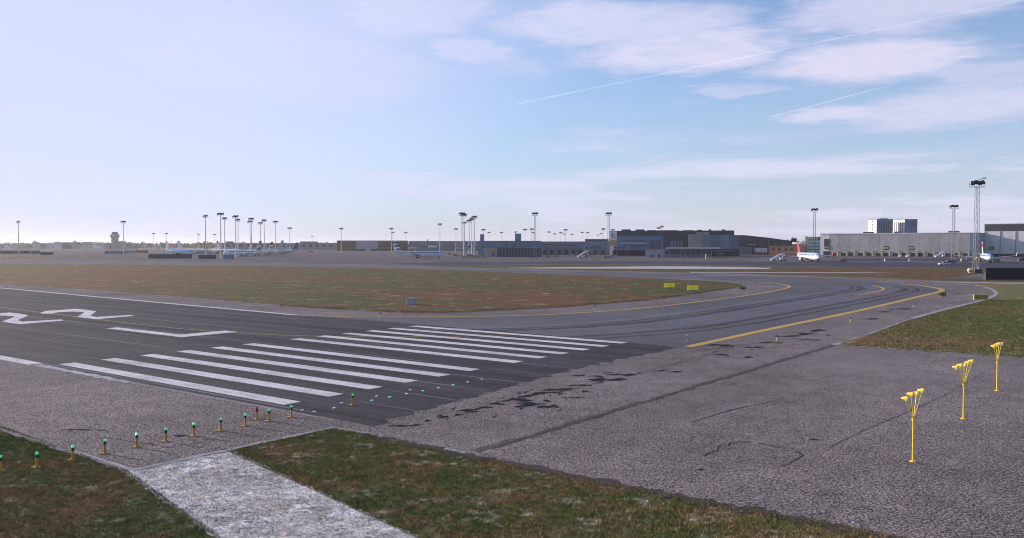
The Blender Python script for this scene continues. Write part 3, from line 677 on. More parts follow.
small = [(19, 221), (124, 221), (154, 233), (167, 233), (199, 234), (206, 215), (215, 234.2), (221, 213), (225, 217.5), (236, 215.5), (238.3, 219), (250.4, 221), (251.6, 218), (260.8, 222.3), (264.5, 219.5), (276, 221), (290, 227.6),
         (312.5, 236), (341.5, 228), (391.5, 228), (393, 232), (406, 232), (440, 223.5), (456, 228.5), (464.4, 222), (464.0, 214), (469.2, 220), (471.8, 218.2), (474.4, 216), (483.5, 229), (489, 232), (501.5, 232), (515.5, 231.6), (525, 229),
         (531.7, 228.6), (533, 232.2), (549, 231.6), (554.5, 233.5), (560.7, 232.3), (564, 233.6), (565.6, 229.3), (572, 234), (582, 232), (587.7, 232.2), (598, 234.7), (601, 233.2), (603.2, 228.5), (612.6, 229.3), (658.5, 227.4), (661.5, 225.8)]
small.sort()
for i, (px, tp) in enumerate(small):
    mast(px, tp, False, False, None, 'slim floodlight mast, %s from the left of the slim masts along the horizon' % ordinal(i), 1.2 if tp < 226 else 1.45)

# ================================================================== buildings
def part(b, name, mat, par): return b.build(name, M[mat], par)
def LX(t, px):
    """distance along the (turned) front of thing t at which the sight line of picture column px meets it"""
    k = (px-512)/FPX/cpt; a = t.rotation_euler[2]
    return (k*t.location.y-t.location.x)/(math.cos(a)-k*math.sin(a))
def facing(px, Y, turn=0.0): return -math.atan2(XA(px, Y), Y)+turn
def building(name, label, px0, px1, top, Y, depth, wall, cat='building', base=None, roof='roof_grey', group=None, turn=0.0):
    """front turned to the airfield at distance Y; returns thing, half width, height"""
    pc = (px0+px1)/2; h = ZA(top, Y); t = empty(name, (XA(pc, Y), Y, 0), facing(pc, Y, turn)); xa, xb = LX(t, px0), LX(t, px1)
    part(MB().box(xa, xb, 0, depth, 0, h), 'wall', wall, t)
    part(MB().box(xa-.25, xb+.25, -.25, depth+.25, h, h+max(.35, h*.02)), 'roof', roof, t)
    tag(t, label, cat, group)
    return t, xb, h
def rel(t, px, Y): return LX(t, px)
def fbox(t, name, mat, px0, px1, p0, p1, Y, proud=.12, back=0.0, parent=None):
    """a box on the front of thing t between picture columns px0..px1 and rows p0 (top) to p1"""
    Yb = t.location.y; x0, x1 = LX(t, px0), LX(t, px1); z1, z0 = ZA(p0, Y), max(0.02, ZA(p1, Y))
    return MB().box(x0, x1, Y-Yb-proud, Y-Yb+back, z0, z1).build(name, M[mat], parent or t)
def digits_board(t, px0, px1, p0, p1, Y, proud=.4):
    o = fbox(t, 'stand_sign', 'black', px0, px1, p0, p1, Y, proud)
    n = 3; wp = (px1-px0)/n
    for k in range(n):
        a = px0+wp*k+wp*.2
        fbox(t, 'sign_mark', 'lampyellow', a, a+wp*.6, p0+(p1-p0)*.28, p0+(p1-p0)*.72, Y, proud+.08, -proud, parent=o)
# -- long grey hangar on the right
YH_ = 744.0
t, w, h = building('cargo_hangar', 'long low grey panelled hangar with a row of dark gates along its foot', 820, 976, 233.6, YH_, 55, 'grey_clad', turn=R(-13))
for k in range(14):
    a = 829.5+k*(969.5-829.5)/14; fbox(t, 'wall_panel', ['grey_clad', 'concrete_wall', 'grey_clad'][k % 3], a+.10, a+9.9, 233.9, 251.4, YH_, .22)
fbox(t, 'end_bay', 'white_clad', 820.2, 829.2, 234, 255.5, YH_, .3); fbox(t, 'end_window', 'glass', 824.0, 829.0, 238.6, 246, YH_, .5); fbox(t, 'shutter', 'black', 823.3, 829.5, 251.6, 255.2, YH_, .5)
digits_board(t, 824.2, 829, 246.4, 249.2, YH_, .7)
fbox(t, 'shade_tinted_bay', 'blue_clad', 969.8, 976, 233.9, 256, YH_, .35); fbox(t, 'foot_band', 'cream', 829.6, 969.5, 251.6, 256.4, YH_, .10)  # bluish shade of the hangar's end wall painted as cladding colour
for k in range(16):
    a = 831.5+k*8.72+[0, .6, -.5, .3][k % 4]; fbox(t, 'gate', 'lampdark', a, a+4.6, 252.9, 256.3, YH_, .2, -.04)
    fbox(t, 'gate_post', 'tan', a+6.2, a+6.9, 251.2, 256.4, YH_, .6)
fbox(t, 'cornice', 'white_clad', 820, 976, 232.9, 233.7, YH_, .5, 2)
digits_board(t, 883.4, 888.2, 246.2, 249.8, YH_); digits_board(t, 908.4, 913.6, 246.2, 249.8, YH_)
for a, b in ((859, 868), (890, 897), (945, 955)):
    MB().box(rel(t, a, YH_), rel(t, b, YH_), 12, 18, h, h+2.0).build('roof_unit', M['dark_clad'], t)
# -- hangar at the right margin
YR = 720.0
t, w, h = building('maintenance_hangar', 'tall white hangar with dark top band cut off by the right margin', 984, 1075, 224, YR, 90, 'white_clad', turn=R(-8))
fbox(t, 'top_band', 'dark_clad', 984, 1075, 224.2, 230.6, YR, .5)
for k in range(3):
    for (p0, p1) in ((230.9, 236), (236.2, 243.9), (244.1, 253.8)): fbox(t, 'door_panel', 'white_clad', 984.3+k*31+.1, 984.3+k*31+30.8, p0, p1, YR, .25)
fbox(t, 'foot_band', 'dark_clad', 984, 1075, 254.0, 256.6, YR, .4); digits_board(t, 988, 994, 246.6, 249.8, YR)
for k in range(6): fbox(t, 'column', 'steel', 984.1+k*15.4, 984.7+k*15.4, 231, 256, YR, .6)
t, w, h = building('link_block', 'dark narrow block between the two hangars', 976.4, 983.6, 239, 770, 30, 'dark_clad')
fbox(t, 'window_band', 'blueglass', 977, 983, 241, 243, 770); fbox(t, 'wall_pipe', 'steel', 980, 980.4, 239.5, 255, 770, .4)
# -- twin office towers behind
YT = 1400.0
t, w, h = building('office_tower', 'left tower block with white end and blue finned front above the hangar', 876, 892.4, 219.6, YT, 32, 'white_clad', turn=R(24))
fbox(t, 'blue_front', 'blue_clad', 876, 892, 219.8, 246, YT, .6)
for k in range(6): fbox(t, 'fin', 'glass', 878+k*2.35, 878.9+k*2.35, 221.5, 246, YT, .9)
xl = LX(t, 876)
for k in range(5): MB().box(xl-.2, xl, 12, 17, ZA(222+k*2.7, YT), ZA(220.8+k*2.7, YT)).build('window', M['glass'], t)
MB().box(-4, 8, 6, 14, h, h+2.2).build('roof_unit', M['dark_clad'], t); MB().tube((4, 9, h+2), (4, 9, h+16), .25, .1).build('antenna', M['steel'], t)
t, w, h = building('office_tower', 'right tower block with white ribbed side and blue front above the hangar', 904, 916.8, 219.6, YT, 44, 'white_clad', turn=R(25))
fbox(t, 'blue_front', 'blue_clad', 904, 916.6, 219.9, 246, YT, .6); fbox(t, 'window', 'glass', 912, 916.2, 220.4, 226, YT, .9); fbox(t, 'fin', 'glass', 910.4, 911.2, 221, 246, YT, .9)
xl = LX(t, 904)
for k in range(5): MB().box(xl-.3, xl, 5+k*7.5, 8+k*7.5, 0, h-3).build('rib', M['roof_grey'], t)
MB().box(xl+.5, xl+1.2, 8, 30, h+.4, h+2).build('roof_sign', M['rust'], t)
# -- sloping dark hangar, brick shed, barrel roof, pale green block
def sloped(name, label, outline, Y, depth, mat, cat='hangar'):
    pc = sum(p[0] for p in outline)/len(outline); t = empty(name, (XA(pc, Y), Y, 0), facing(pc, Y))
    pts = [(LX(t, p[0]), max(0, ZA(p[1], Y))) for p in outline]
    MB().prism(pts, 0, depth).build('wall', M[mat], t); tag(t, label, cat); return t
t = sloped('sloping_hangar', 'large dark hangar with roof sloping down to the right', [(731, 262), (731, 235.2), (745, 235.5), (768, 238.0), (792, 241.4), (792, 262)], 900, 60, 'dark_clad')
for k in range(7): fbox(t, 'wall_rib', 'mid_clad', 740+k*7, 740.5+k*7, 236.6+k*.65, 252, 900, .5)
fbox(t, 'canopy', 'grey_clad', 748, 755, 244.2, 244.9, 900, 3); fbox(t, 'lean_to', 'mid_clad', 738, 752, 247, 254.4, 900, 8); fbox(t, 'pale_door', 'white_clad', 754, 767, 248, 252.5, 900, .5)
Yq = 900; rl = [(LX(t, a), ZA(b, Yq)) for a, b in ((731, 235.2), (745, 235.5), (768, 238.0), (792, 241.4))]
MB().add([(x, -.5, z) for x, z in rl]+[(x, 60, z) for x, z in rl], [(k, k+1, k+5, k+4) for k in range(3)]).build('roof', M['mid_clad'], t, False, (0, 0, .35))
t, w, h = building('brick_shed', 'low orange brick shed left of the blue parked airliner', 769, 803, 246, 850, 18, 'brick')
for k in range(5): fbox(t, 'window', 'glass', 772+k*6.2, 774.4+k*6.2, 247.6, 250.6, 850, .15); fbox(t, 'pier', 'cream', 775.8+k*6.2, 776.4+k*6.2, 246.3, 252, 850, .3)
Yb = 960; t = empty('barrel_shed', (XA(798, Yb), Yb, 0), facing(798, Yb)); w = XA(816, Yb)-XA(798, Yb); zt, zs = ZA(242.2, Yb), ZA(244.4, Yb)
MB().box(-w, w, 0, 30, 0, zs).build('wall', M['grey_clad'], t)
MB().loft([[(x, 15-15*math.cos(a), zs+(zt-zs)*math.sin(a)) for a in [math.pi*k/10 for k in range(11)]] for x in (-w, w)]).build('roof', M['white_clad'], t, True)
for k in range(5): MB().box(-w+4+k*8, -w+6.5+k*8, -.2, 0, 1, 4).build('window', M['glass'], t)
tag(t, 'pale shed with rounded roof behind the brick shed', 'building')
t, w, h = building('pale_green_block', 'pale green block with a blue and white billboard at the hangar corner', 807, 820, 237.2, 900, 20, 'pale_green')
for r in range(4): fbox(t, 'window_band', 'glass', 808, 819, 239.6+r*3.2, 240.2+r*3.2, 900, .2)
MB().box(rel(t, 805, 900), rel(t, 807, 900), 2, 6, 0, ZA(236.2, 900)).build('chimney', M['tan'], t); fbox(t, 'roof_unit', 'rust', 817.5, 821, 237, 240, 890, .3)
fbox(t, 'billboard', 'sky_blue', 819.6, 823.4, 241.6, 249, 890, .3); fbox(t, 'billboard_picture', 'white_clad', 820.6, 822.6, 245.8, 248.6, 890, .5)
# -- dark terminal in the centre
YC = 770.0
t, w, h = building('terminal_building', 'wide dark terminal with black roof and blue glazed left wing', 617, 734, 235.4, YC, 60, 'mid_clad', roof='dark_clad')
fbox(t, 'roof_storey', 'dark_clad', 617, 734, 230.6, 235.6, YC, .8, 50)
for a, b, p in ((621, 630, 229.2), (635, 644, 229.3), (647, 656, 230.0), (657, 678, 230.2), (683, 693.5, 230.2), (697, 702, 229.8), (709, 711, 229.4), (722, 725, 229.6)): fbox(t, 'roof_unit', 'dark_clad', a, b, p, 231, YC+6, .3, 6)
fbox(t, 'blue_wing', 'blueglass', 617, 662.5, 235.8, 249.8, YC, .6)
for k in range(12):
    for p0, p1 in ((240.2, 241.9), (244.6, 247.6)): fbox(t, 'window', 'glass', 621.6+k*2.1, 622.8+k*2.1, p0, p1, YC, .8)
fbox(t, 'window_sill', 'grey_clad', 621, 646.5, 242.4, 243.8, YC, .75)
for k in range(4): fbox(t, 'tall_window', 'glass', 650+k*2.8, 652.3+k*2.8, 240.4, 248.8, YC, .8)
fbox(t, 'grey_wing', 'dark_clad', 663.5, 688, 236, 249, YC, .4)
for k in range(4): fbox(t, 'tall_window', 'container', 671+k*3.2, 672.6+k*3.2, 241, 248, YC, .6)
fbox(t, 'beige_panel', 'beige', 688, 701.6, 234.4, 248.4, YC, 1.2)
for k in range(3): fbox(t, 'panel_joint', 'mid_clad', 691+k*3.4, 691.3+k*3.4, 234.6, 248.2, YC, 1.3)
for k in range(4): fbox(t, 'wall_panel', ['container', 'mid_clad'][k % 2], 702+k*9.1, 710.9+k*9.1, 235.2, 248.8, YC, .9)
fbox(t, 'lower_wall', 'dark_clad', 702, 739, 249, 256.4, YC, 1.4); fbox(t, 'lower_band', 'black', 613, 646, 250, 255.2, YC, 1.0)
fbox(t, 'roof_storey_trim', 'beige', 695.5, 709, 232.4, 235.0, YC, 1.2)
t, w, h = building('service_hut', 'pale concrete hut with two dark doors in front of the terminal', 645.5, 663.8, 249.6, 690, 10, 'concrete_wall')
for a in (651, 658): fbox(t, 'door', 'lampdark', a, a+2, 254.6, 257.2, 690, .12)
fbox(t, 'wall_joint', 'roof_grey', 654.4, 654.7, 250, 257.2, 690, .06)
t, w, h = building('gate_lounge', 'low glazed gate building under a thin pale canopy', 664.2, 712, 249.2, 700, 12, 'container')
fbox(t, 'canopy', 'white_clad', 666, 720, 247.6, 248.6, 700, 6, 8)
for k in range(9): fbox(t, 'window', 'glass', 665+k*5.2, 669.4+k*5.2, 250.6, 254.2, 700, .12); fbox(t, 'mullion', 'grey_clad', 669.6+k*5.2, 670.1+k*5.2, 249.8, 256.4, 700, .25)
t, w, h = building('baggage_shed', 'low dark shed with a yellow kerb right of the gate building', 712.6, 733.5, 251, 705, 10, 'dark_clad'); fbox(t, 'yellow_kerb', 'tan', 712.6, 733.5, 256.2, 257, 700, .4); fbox(t, 'shutter', 'mid_clad', 716, 724, 252.4, 256, 705, .2)
t, w, h = building('stair_tower', 'slim pale tower left of the dark terminal roof', 609.6, 617, 231.4, 830, 10, 'white_clad'); fbox(t, 'lower_cladding', 'tan', 609.6, 617, 240, 246, 830, .3); fbox(t, 'slot_window', 'glass', 612, 613, 233, 238, 830, .2)
t, w, h = building('parking_deck', 'brownish deck building with tan roof edge left of the pale tower', 585, 608.6, 239.2, 930, 40, 'beige'); fbox(t, 'roof_edge', 'tan', 585, 608.6, 238.9, 239.6, 930, .6)
for r in range(3): fbox(t, 'open_deck', 'lampdark', 585.6, 608, 240.2+r*1.9, 241.3+r*1.9, 930, .2)
# -- pier in the middle
t, w, h = building('pier_building', 'long blue-grey pier ending in the glazed cube', 478, 541, 241.2, 780, 20, 'blue_clad')
fbox(t, 'glass_cube', 'container', 509, 519.5, 241.8, 249.5, 778, 3); fbox(t, 'cube_window', 'glass', 511.6, 515.4, 243.2, 247.4, 778, 3.3)
for k in range(8): fbox(t, 'window_band', 'glass', 481+k*3.4, 483.8+k*3.4, 246.6, 247.8, 780, .15)
for a, b, p in ((480, 484, 234.2), (515, 521.2, 233.5)): fbox(t, 'lift_tower', 'container', a, b, p, 241.4, 784, .4, 4)
t, w, h = building('rear_pier', 'stepped blue-grey pier buildings right of the glazed cube', 541, 609, 241.8, 860, 25, 'blue_clad')
for a, b, p0, p1 in ((541, 553, 242.6, 247), (554, 566, 243, 247.5), (567, 578, 243.4, 247.5), (590, 604, 244, 248)): fbox(t, 'bay', 'container', a, b, p0, p1, 860, 1.2); fbox(t, 'window_band', 'glass', a+1, b-1, p0+1.2, p0+2.6, 860, 1.4)
fbox(t, 'lower_wall', 'mid_clad', 541, 609, 248.4, 254.5, 860, .5)
for k in range(9): fbox(t, 'opening', 'lampdark', 543+k*7.2, 546.4+k*7.2, 250, 254.3, 860, .6)
t, w, h = building('beige_shed', 'beige ribbed shed with a yellow panel left of the dark ribbed shed', 484, 497.2, 247.8, 715, 8, 'beige')
for k in range(5): fbox(t, 'wall_panel', 'beige', 484.1+k*2.6, 486.5+k*2.6, 248.2, 257, 715, .14)
fbox(t, 'yellow_panel', 'ochre', 492.2, 496, 249, 251.4, 715, .3); fbox(t, 'door', 'glass', 492.4, 494, 252, 257, 715, .3)
t, w, h = building('ribbed_shed', 'dark grey ribbed shed in the middle of the far apron', 497.4, 541, 248.2, 722, 12, 'dark_clad')
for k in range(14): fbox(t, 'wall_rib', 'mid_clad', 498.6+k*3.1, 499.7+k*3.1, 248.6, 256.4, 722, .3)
fbox(t, 'yellow_notice', 'ochre', 542, 545, 249.4, 250.4, 722, .3)
# passenger bridges
def bridge(label, px0, px1, p0, p1, Y, mat):
    xa, xb = XA(px0, Y), XA(px1, Y); t = empty('passenger_bridge', ((xa+xb)/2, Y, 0), facing((px0+px1)/2, Y)); w = (xb-xa)/2; z1, z0 = ZA(p0, Y), ZA(p1, Y)
    MB().bev(-w, w, 0, 3, z0, z1, .2).build('tunnel', M[mat], t); MB().bev(w-3.5, w+.6, -.6, 3.6, z0-.3, z1+.3, .2).build('cab', M['roof_grey'], t)
    for s in (-.6, .55): MB().box(w*s-.3, w*s+.3, 1.2, 1.8, 0, z0).build('leg', M['steel'], t)
    for k in range(4): MB().box(-w*.9+k*w*.42, -w*.9+k*w*.42+w*.3, -.06, 0, (z0+z1)/2, z1-.5).build('window', M['glass'], t)
    tag(t, label, 'bridge', 'passenger bridges')
bridge('pale blue passenger bridge reaching left from the dark terminal', 613.5, 629.5, 246.2, 250.2, 755, 'blue_clad')
bridge('blue-grey passenger bridge beside the white stair truck at mid pier', 584, 606, 246.5, 250.5, 760, 'container')
bridge('grey passenger bridge above the vehicles left of the beige shed', 458, 480, 245.4, 249.2, 800, 'grey_clad')
# -- brown and grey long blocks left of centre
YBk = 1500.0
t, w, h = building('brown_warehouse', 'long brown warehouse with grey middle section behind the striped-tail airliner', 337, 408, 240.7, YBk, 60, 'brown')
fbox(t, 'grey_section', 'grey_clad', 356.2, 377.8, 241.0, 249, YBk, .8); fbox(t, 'foot_band', 'lampdark', 337.4, 407.8, 249.2, 250.4, YBk, .5)
for k in range(6):
    a = [338, 343.2, 348.4, 379, 388.4, 397.8][k]; fbox(t, 'gate', 'rust', a, a+4.2, 247.4, 249.6, YBk, .9)
fbox(t, 'office_box', 'cream', 366, 371, 248.4, 251, YBk, 6)
t, w, h = building('grey_warehouse', 'long grey warehouse right of the brown one', 408.6, 482, 241.2, 1450, 50, 'mid_clad')
fbox(t, 'cream_front', 'cream', 409, 417, 246.8, 249, 1450, 2); fbox(t, 'pale_box', 'white_clad', 428, 437, 245.6, 247.4, 1450, 2)
for k in range(8): fbox(t, 'wall_panel', ['mid_clad', 'container'][k % 2], 409+k*9, 417.8+k*9, 241.6, 245.4, 1450, .6)
MB().tube((rel(t, 427.5, 1450), 5, h), (rel(t, 427.5, 1450), 5, h+3.5), .8).build('vent', M['dark_clad'], t)
t, w, h = building('far_terminal', 'far low terminal with dark windows behind the row of parked airliners', 222, 337, 243.2, 1700, 40, 'beige')
for k in range(16): fbox(t, 'window', 'lampdark', 226+k*6.9, 229.6+k*6.9, 244.4, 246.8, 1700, .4)
for a, b in ((226, 233), (300, 318)): fbox(t, 'roof_unit', 'roof_grey', a, b, 241.4, 243.2, 1710, .5, 10)
# -- low hazy blocks along the left horizon
LB = [(-30, 4, 243.6, 'beige', 'at the far left margin'), (4.5, 11, 242.6, 'white_clad', 'first pale one from the left margin'), (12, 27, 243.4, 'grey_clad', 'behind the leftmost slim mast'), (27.5, 32, 244, 'beige', 'just right of the leftmost mast'),
      (32.5, 40, 242.0, 'cream', 'stepped one with raised pale top'), (40.5, 46.6, 243.2, 'beige', 'left of the bright white one'), (47, 53, 242.8, 'white_clad', 'bright white upright one'), (54.5, 62, 241.8, 'white_clad', 'white one with long blue windows'),
      (62.4, 72, 242.4, 'brown', 'brown roofed one'), (72.4, 81.5, 242.0, 'beige', 'with a short chimney'), (82.4, 92, 242.0, 'cream', 'cream one left of the control tower'), (92.4, 103, 242.6, 'white_clad', 'pale row just left of the control tower'),
      (103.6, 138, 243.4, 'container', 'blue-grey one under the control tower'), (143, 147, 245, 'white_clad', 'small white one among the trees'), (153, 161, 244.8, 'white_clad', 'wider white one among the trees')]
for i, (a, b, p, mt, lab) in enumerate(LB):
    Y = 2100+40*((i*7) % 5)
    t, w, h = building('low_block', 'low hazy building on the left horizon, '+lab, a, b, p, Y, 40, mt, group='hazy blocks on the left horizon')
    nwin = max(2, int((b-a)/2.4))
    for k in range(nwin): fbox(t, 'window', 'glass' if i % 2 else 'container', a+.5+k*(b-a)/nwin, a+.5+(k+.6)*(b-a)/nwin, p+1.4, p+2.6, Y, .4)
    if i in (4, 9): fbox(t, 'roof_unit', 'cream', a+1.5, a+4.0, p-1.4, p, Y+8, .4, 8)
Yc = 2000; zc_ = lambda p: ZA(p, Yc); t = empty('control_tower', (XA(115.3, Yc), Yc, 0))
MB().lathe([(8.6, 0), (8.2, zc_(238.6))], 8).build('shaft', M['beige'], t); MB().lathe([(8.2, zc_(238.6)), (10.6, zc_(236.8)), (11.0, zc_(235.6)), (8.0, zc_(233.8))], 8).build('gallery', M['beige'], t)
MB().lathe([(7.2, zc_(233.8)), (7.4, zc_(232.8))], 8).build('cab_window', M['glass'], t); MB().lathe([(6.6, zc_(232.8)), (6.2, zc_(231.9))], 8).build('roof', M['rust'], t)
MB().box(7.2, 22, -6, 10, 0, zc_(241.2)).build('base_block', M['beige'], t); MB().box(-12, -7.2, -6, 10, 0, zc_(243.2)).build('base_block', M['brown'], t)
tag(t, 'stout control tower with flared top on the left horizon', 'control tower')
# blast fences, containers on the left apron
def fence(label, px0, px1, p0, p1, mat, n, cat='blast fence', name='blast_fence', Y=None):
    Y = Y or G(px0, p1)[1]; xa, xb = XA(px0, Y), XA(px1, Y); t = empty(name, (xa, Y, 0)); L_ = xb-xa; z = ZA(p0, Y)
    for k in range(n):
        a, b = L_*k/n+.08, L_*(k+1)/n-.08
        MB().add([(a, 0, .1), (b, 0, .1), (b, .7, z), (a, .7, z), (a, .15, .1), (b, .15, .1), (b, .85, z), (a, .85, z)], [(0, 1, 2, 3), (7, 6, 5, 4), (0, 4, 5, 1), (1, 5, 6, 2), (2, 6, 7, 3), (3, 7, 4, 0)]).build('screen_panel', M[mat], t)
        MB().tube((L_*k/n, 2.0, 0), (L_*k/n, .9, z*.9), .12, n=6).build('strut', M['steel'], t)
    MB().box(0, L_, -.1, .3, 0, .12).build('sill', M['concrete_wall'], t)
    tag(t, label, cat); return t
fence('long dark blast fence in front of the blue-topped airliner', 148.5, 192, 254.2, 258.6, 'dark_clad', 10)
fence('shorter dark blast fence right of the long one', 198.5, 216, 254.8, 259, 'dark_clad', 4)
fence('pale blue-grey blast fence on the open left apron', 104.5, 120, 250.6, 254.2, 'container', 5)
fence('pale blue-grey blast fence, second on the left apron', 126, 136, 250.4, 253.4, 'container', 4)
fence('rust coloured low fence right of the blue-grey ones', 136.3, 148, 250.4, 253, 'rust', 4)
fence('brown low fence between the two blue-grey ones', 120.3, 125.8, 251, 254, 'brown', 2)
fence('long dark fence at the left margin', -20, 30, 250.6, 253.8, 'brown', 8)
fence('dark brown fence with a white car in front', 30.4, 40, 250.6, 253.6, 'rust', 3)
fence('darkest short fence right of the white car', 40.3, 53.5, 252.0, 255, 'dark_clad', 4)
t = fence('long low grey barrier in front of the hangar gates', 846, 975, 258.9, 260.6, 'mid_clad', 14, 'barrier', 'barrier')
for a, lab in ((885, 'left'), (909.6, 'right')):
    x, y = G(a, 261.6); b_ = empty('marker_post', (x, y, .01)); MB().bev(-.45, .45, -.3, .3, .2, 1.7, .06).build('body', M['white_clad'], b_); MB().box(-.6, .6, -.4, .4, 0, .2).build('foot', M['concrete_wall'], b_)
    tag(b_, lab+' white marker post at the long grey barrier', 'post', 'marker posts by the barrier')
x, y = G(706, 258.9); t = empty('beacon_post', (x, y, .01)); MB().bev(-.5, .5, -.5, .5, 0, 1.4, .1).build('body', M['lampyellow'], t); MB().bev(-.35, .35, -.35, .35, 1.4, 3.4, .1).build('panel', M['pale_green'], t); MB().lathe([(.3, 3.4), (.2, 3.8)], 8).build('lamp', M['cream'], t)
tag(t, 'pale upright beacon with yellow foot in front of the gate building', 'beacon')

# ================================================================== aircraft
def airliner(label, px_tail, Yt, heading, L=38.0, rad=1.95, top='ac_white', belly='ac_grey', tail='ac_white', bars=(), engine='ac_white', tail_h=12.0, px_nose=None):
    """nose points along +x of the thing; the tail end sits at picture column px_tail, distance Yt"""
    d = Vector((math.cos(heading), math.sin(heading), 0)); tl = Vector((XA(px_tail, Yt), Yt, 0)); c = tl+d*(L/2)
    t = empty('airliner', (c.x, c.y, .02), heading); zc = 3.35; s = L/38.0
    st = [(-.5, .10, .75), (-.47, .28, .62), (-.40, .58, .38), (-.30, .86, .13), (-.20, 1, 0), (.30, 1, 0), (.38, .96, -.02), (.43, .82, -.07), (.465, .6, -.14), (.488, .34, -.2), (.5, .06, -.24)]
    n = 18; b = MB(); p = []
    for x, r, dz in st:
        for k in range(n):
            a = 2*math.pi*k/n; p.append((x*L, rad*r*math.cos(a), zc+dz*rad+rad*r*math.sin(a)))
    f, mi = [], []
    for r in range(len(st)-1):
        for k in range(n):
            f.append((r*n+k, r*n+(k+1) % n, r*n+n+(k+1) % n, r*n+n+k)); mi.append(0 if k < n//2 else 1)
    f += [tuple(range(n)), tuple(range((len(st)-1)*n, len(st)*n))]; mi += [1, 0]
    b.v, b.f, b.mi = p, f, mi
    fus = b.build('fuselage', [M[top], M[belly]], t, True)
    for sgn in (-1, 1):
        m = MB(); m.box(-.26*L, .36*L, sgn*rad*.955-.03, sgn*rad*.955+.03, zc+.30*rad, zc+.47*rad); m.build('window_row', M['lampdark'], fus)
        for dx in (-.36, .37): MB().box(dx*L-.45, dx*L+.45, sgn*rad*(.72 if dx < 0 else .93)-.08, sgn*rad*(.72 if dx < 0 else .93)+.08, zc-.3*rad, zc+.6*rad).build('door', M['ac_grey'], fus)
    MB().loft([[(.452*L, y, zc+.30*rad) for y in (-rad*.62, 0, rad*.62)]+[(.428*L, y, zc+.62*rad) for y in (rad*.5, 0, -rad*.5)],
               [(.462*L, y, zc+.30*rad) for y in (-rad*.58, 0, rad*.58)]+[(.438*L, y, zc+.62*rad) for y in (rad*.46, 0, -rad*.46)]]).build('cockpit_window', M['black'], fus)
    for sgn in (-1, 1):
        def sec(y, xl, ch, z, th): return [(xl, sgn*y, z), (xl-ch*.3, sgn*y, z+th), (xl-ch, sgn*y, z), (xl-ch*.4, sgn*y, z-th*.7)]
        wg = MB().loft([sec(rad*.5, .12*L, 7.4*s, zc-.55*rad, .5), sec(6*s, .045*L, 4.6*s, zc-.55*rad+.55, .33), sec(16.6*s, -.11*L, 1.7*s, zc-.55*rad+1.6, .14)]).build('wing', M['ac_grey'], t)
        MB().loft([sec(16.6*s, -.11*L, 1.7*s, zc-.55*rad+1.62, .12), sec(17.3*s, -.14*L, .8*s, zc-.55*rad+3.6, .06)]).build('winglet', M[tail], wg)
        en = MB().lathe([(.80, -2.3), (1.02, -1.2), (1.08, .6), (1.0, 1.35), (.86, 1.45)], 14, (.085*L, sgn*5.3*s, zc-1.55), 'x').build('engine', M[engine], t, True)
        MB().lathe([(.82, 1.40), (.30, 1.50)], 14, (.085*L, sgn*5.3*s, zc-1.55), 'x').build('fan', M['lampdark'], en)
        MB().box(.085*L-2.2, .085*L+.8, sgn*5.3*s-.12, sgn*5.3*s+.12, zc-.7, zc-.2).build('pylon', M['ac_grey'], en)
        MB().loft([sec(rad*.2, -.40*L, 3.4*s, zc+.75*rad, .25), sec(6.6*s, -.465*L, 1.4*s, zc+.75*rad+.6, .1)]).build('tailplane', M[belly if belly != 'ac_white' else 'ac_grey'], t)
    def fin(z): # leading and trailing edge at height fraction z
        return (-.335-.115*z)*L, (-.482-.032*z)*L
    zb, zt = zc+rad*.82, tail_h
    def finpart(z0, z1, th, mat, name, par):
        a0, b0 = fin(z0); a1, b1 = fin(z1); q0, q1 = zb+(zt-zb)*z0, zb+(zt-zb)*z1
        return MB().loft([[(a0, 0, q0), ((a0+b0)/2, th, q0), (b0, 0, q0), ((a0+b0)/2, -th, q0)], [(a1, 0, q1), ((a1+b1)/2, th*.7, q1), (b1, 0, q1), ((a1+b1)/2, -th*.7, q1)]]).build(name, M[mat], par)
    fn = finpart(0, 1, .26, tail, 'tail_fin', t)
    for z0, z1, mat in bars: finpart(z0, z1, .33, mat, 'tail_stripe', fn)
    for (gx, gy) in ((.39*L, 0), (-.03*L, 2.6), (-.03*L, -2.6)):
        g = MB().tube((gx, gy, .5), (gx, gy, zc-rad*.8), .14, n=8).build('landing_gear', M['steel'], t)
        for sgn in (-1, 1): MB().lathe([(.2, -.16), (.52, -.16), (.55, -.08), (.55, .08), (.52, .16), (.2, .16)], 14, (gx, gy+sgn*.32, .55), 'y').build('wheel', M['black'], g)
    return tag(t, label, 'airliner', 'airliners on the far aprons')
airliner('airliner with pale blue top and blue and red striped tail, side on at centre left', 393.5, 650, R(-3), 39.5, 2.1, 'ac_paleblue', 'ac_white', 'ac_white', ((.12, .30, 'ac_red'), (.46, .66, 'ac_navy'), (.78, .95, 'ac_navy')), 'ac_paleblue', 12.9)
airliner('airliner with bright blue top and white tail behind the long dark fence', 166, 830, R(-26), 37, 2.3, 'ac_blue', 'ac_white', 'ac_white', (), 'ac_navy', 14.2)
airliner('white airliner behind the bright blue one', 178, 940, R(-12), 44, 2.5, 'ac_white', 'ac_grey', 'ac_white', (), 'ac_grey', 14.6)
airliner('airliner with maroon tail, third tail from the left', 204, 960, R(-25), 38, 2.3, 'ac_white', 'ac_grey', 'ac_maroon', (), 'ac_grey', 14.2)
airliner('white airliner with dark tipped tail, fourth tail from the left', 217, 980, R(-25), 38, 2.3, 'ac_white', 'ac_grey', 'ac_white', ((.7, .98, 'ac_navy'),), 'ac_grey', 14.8)
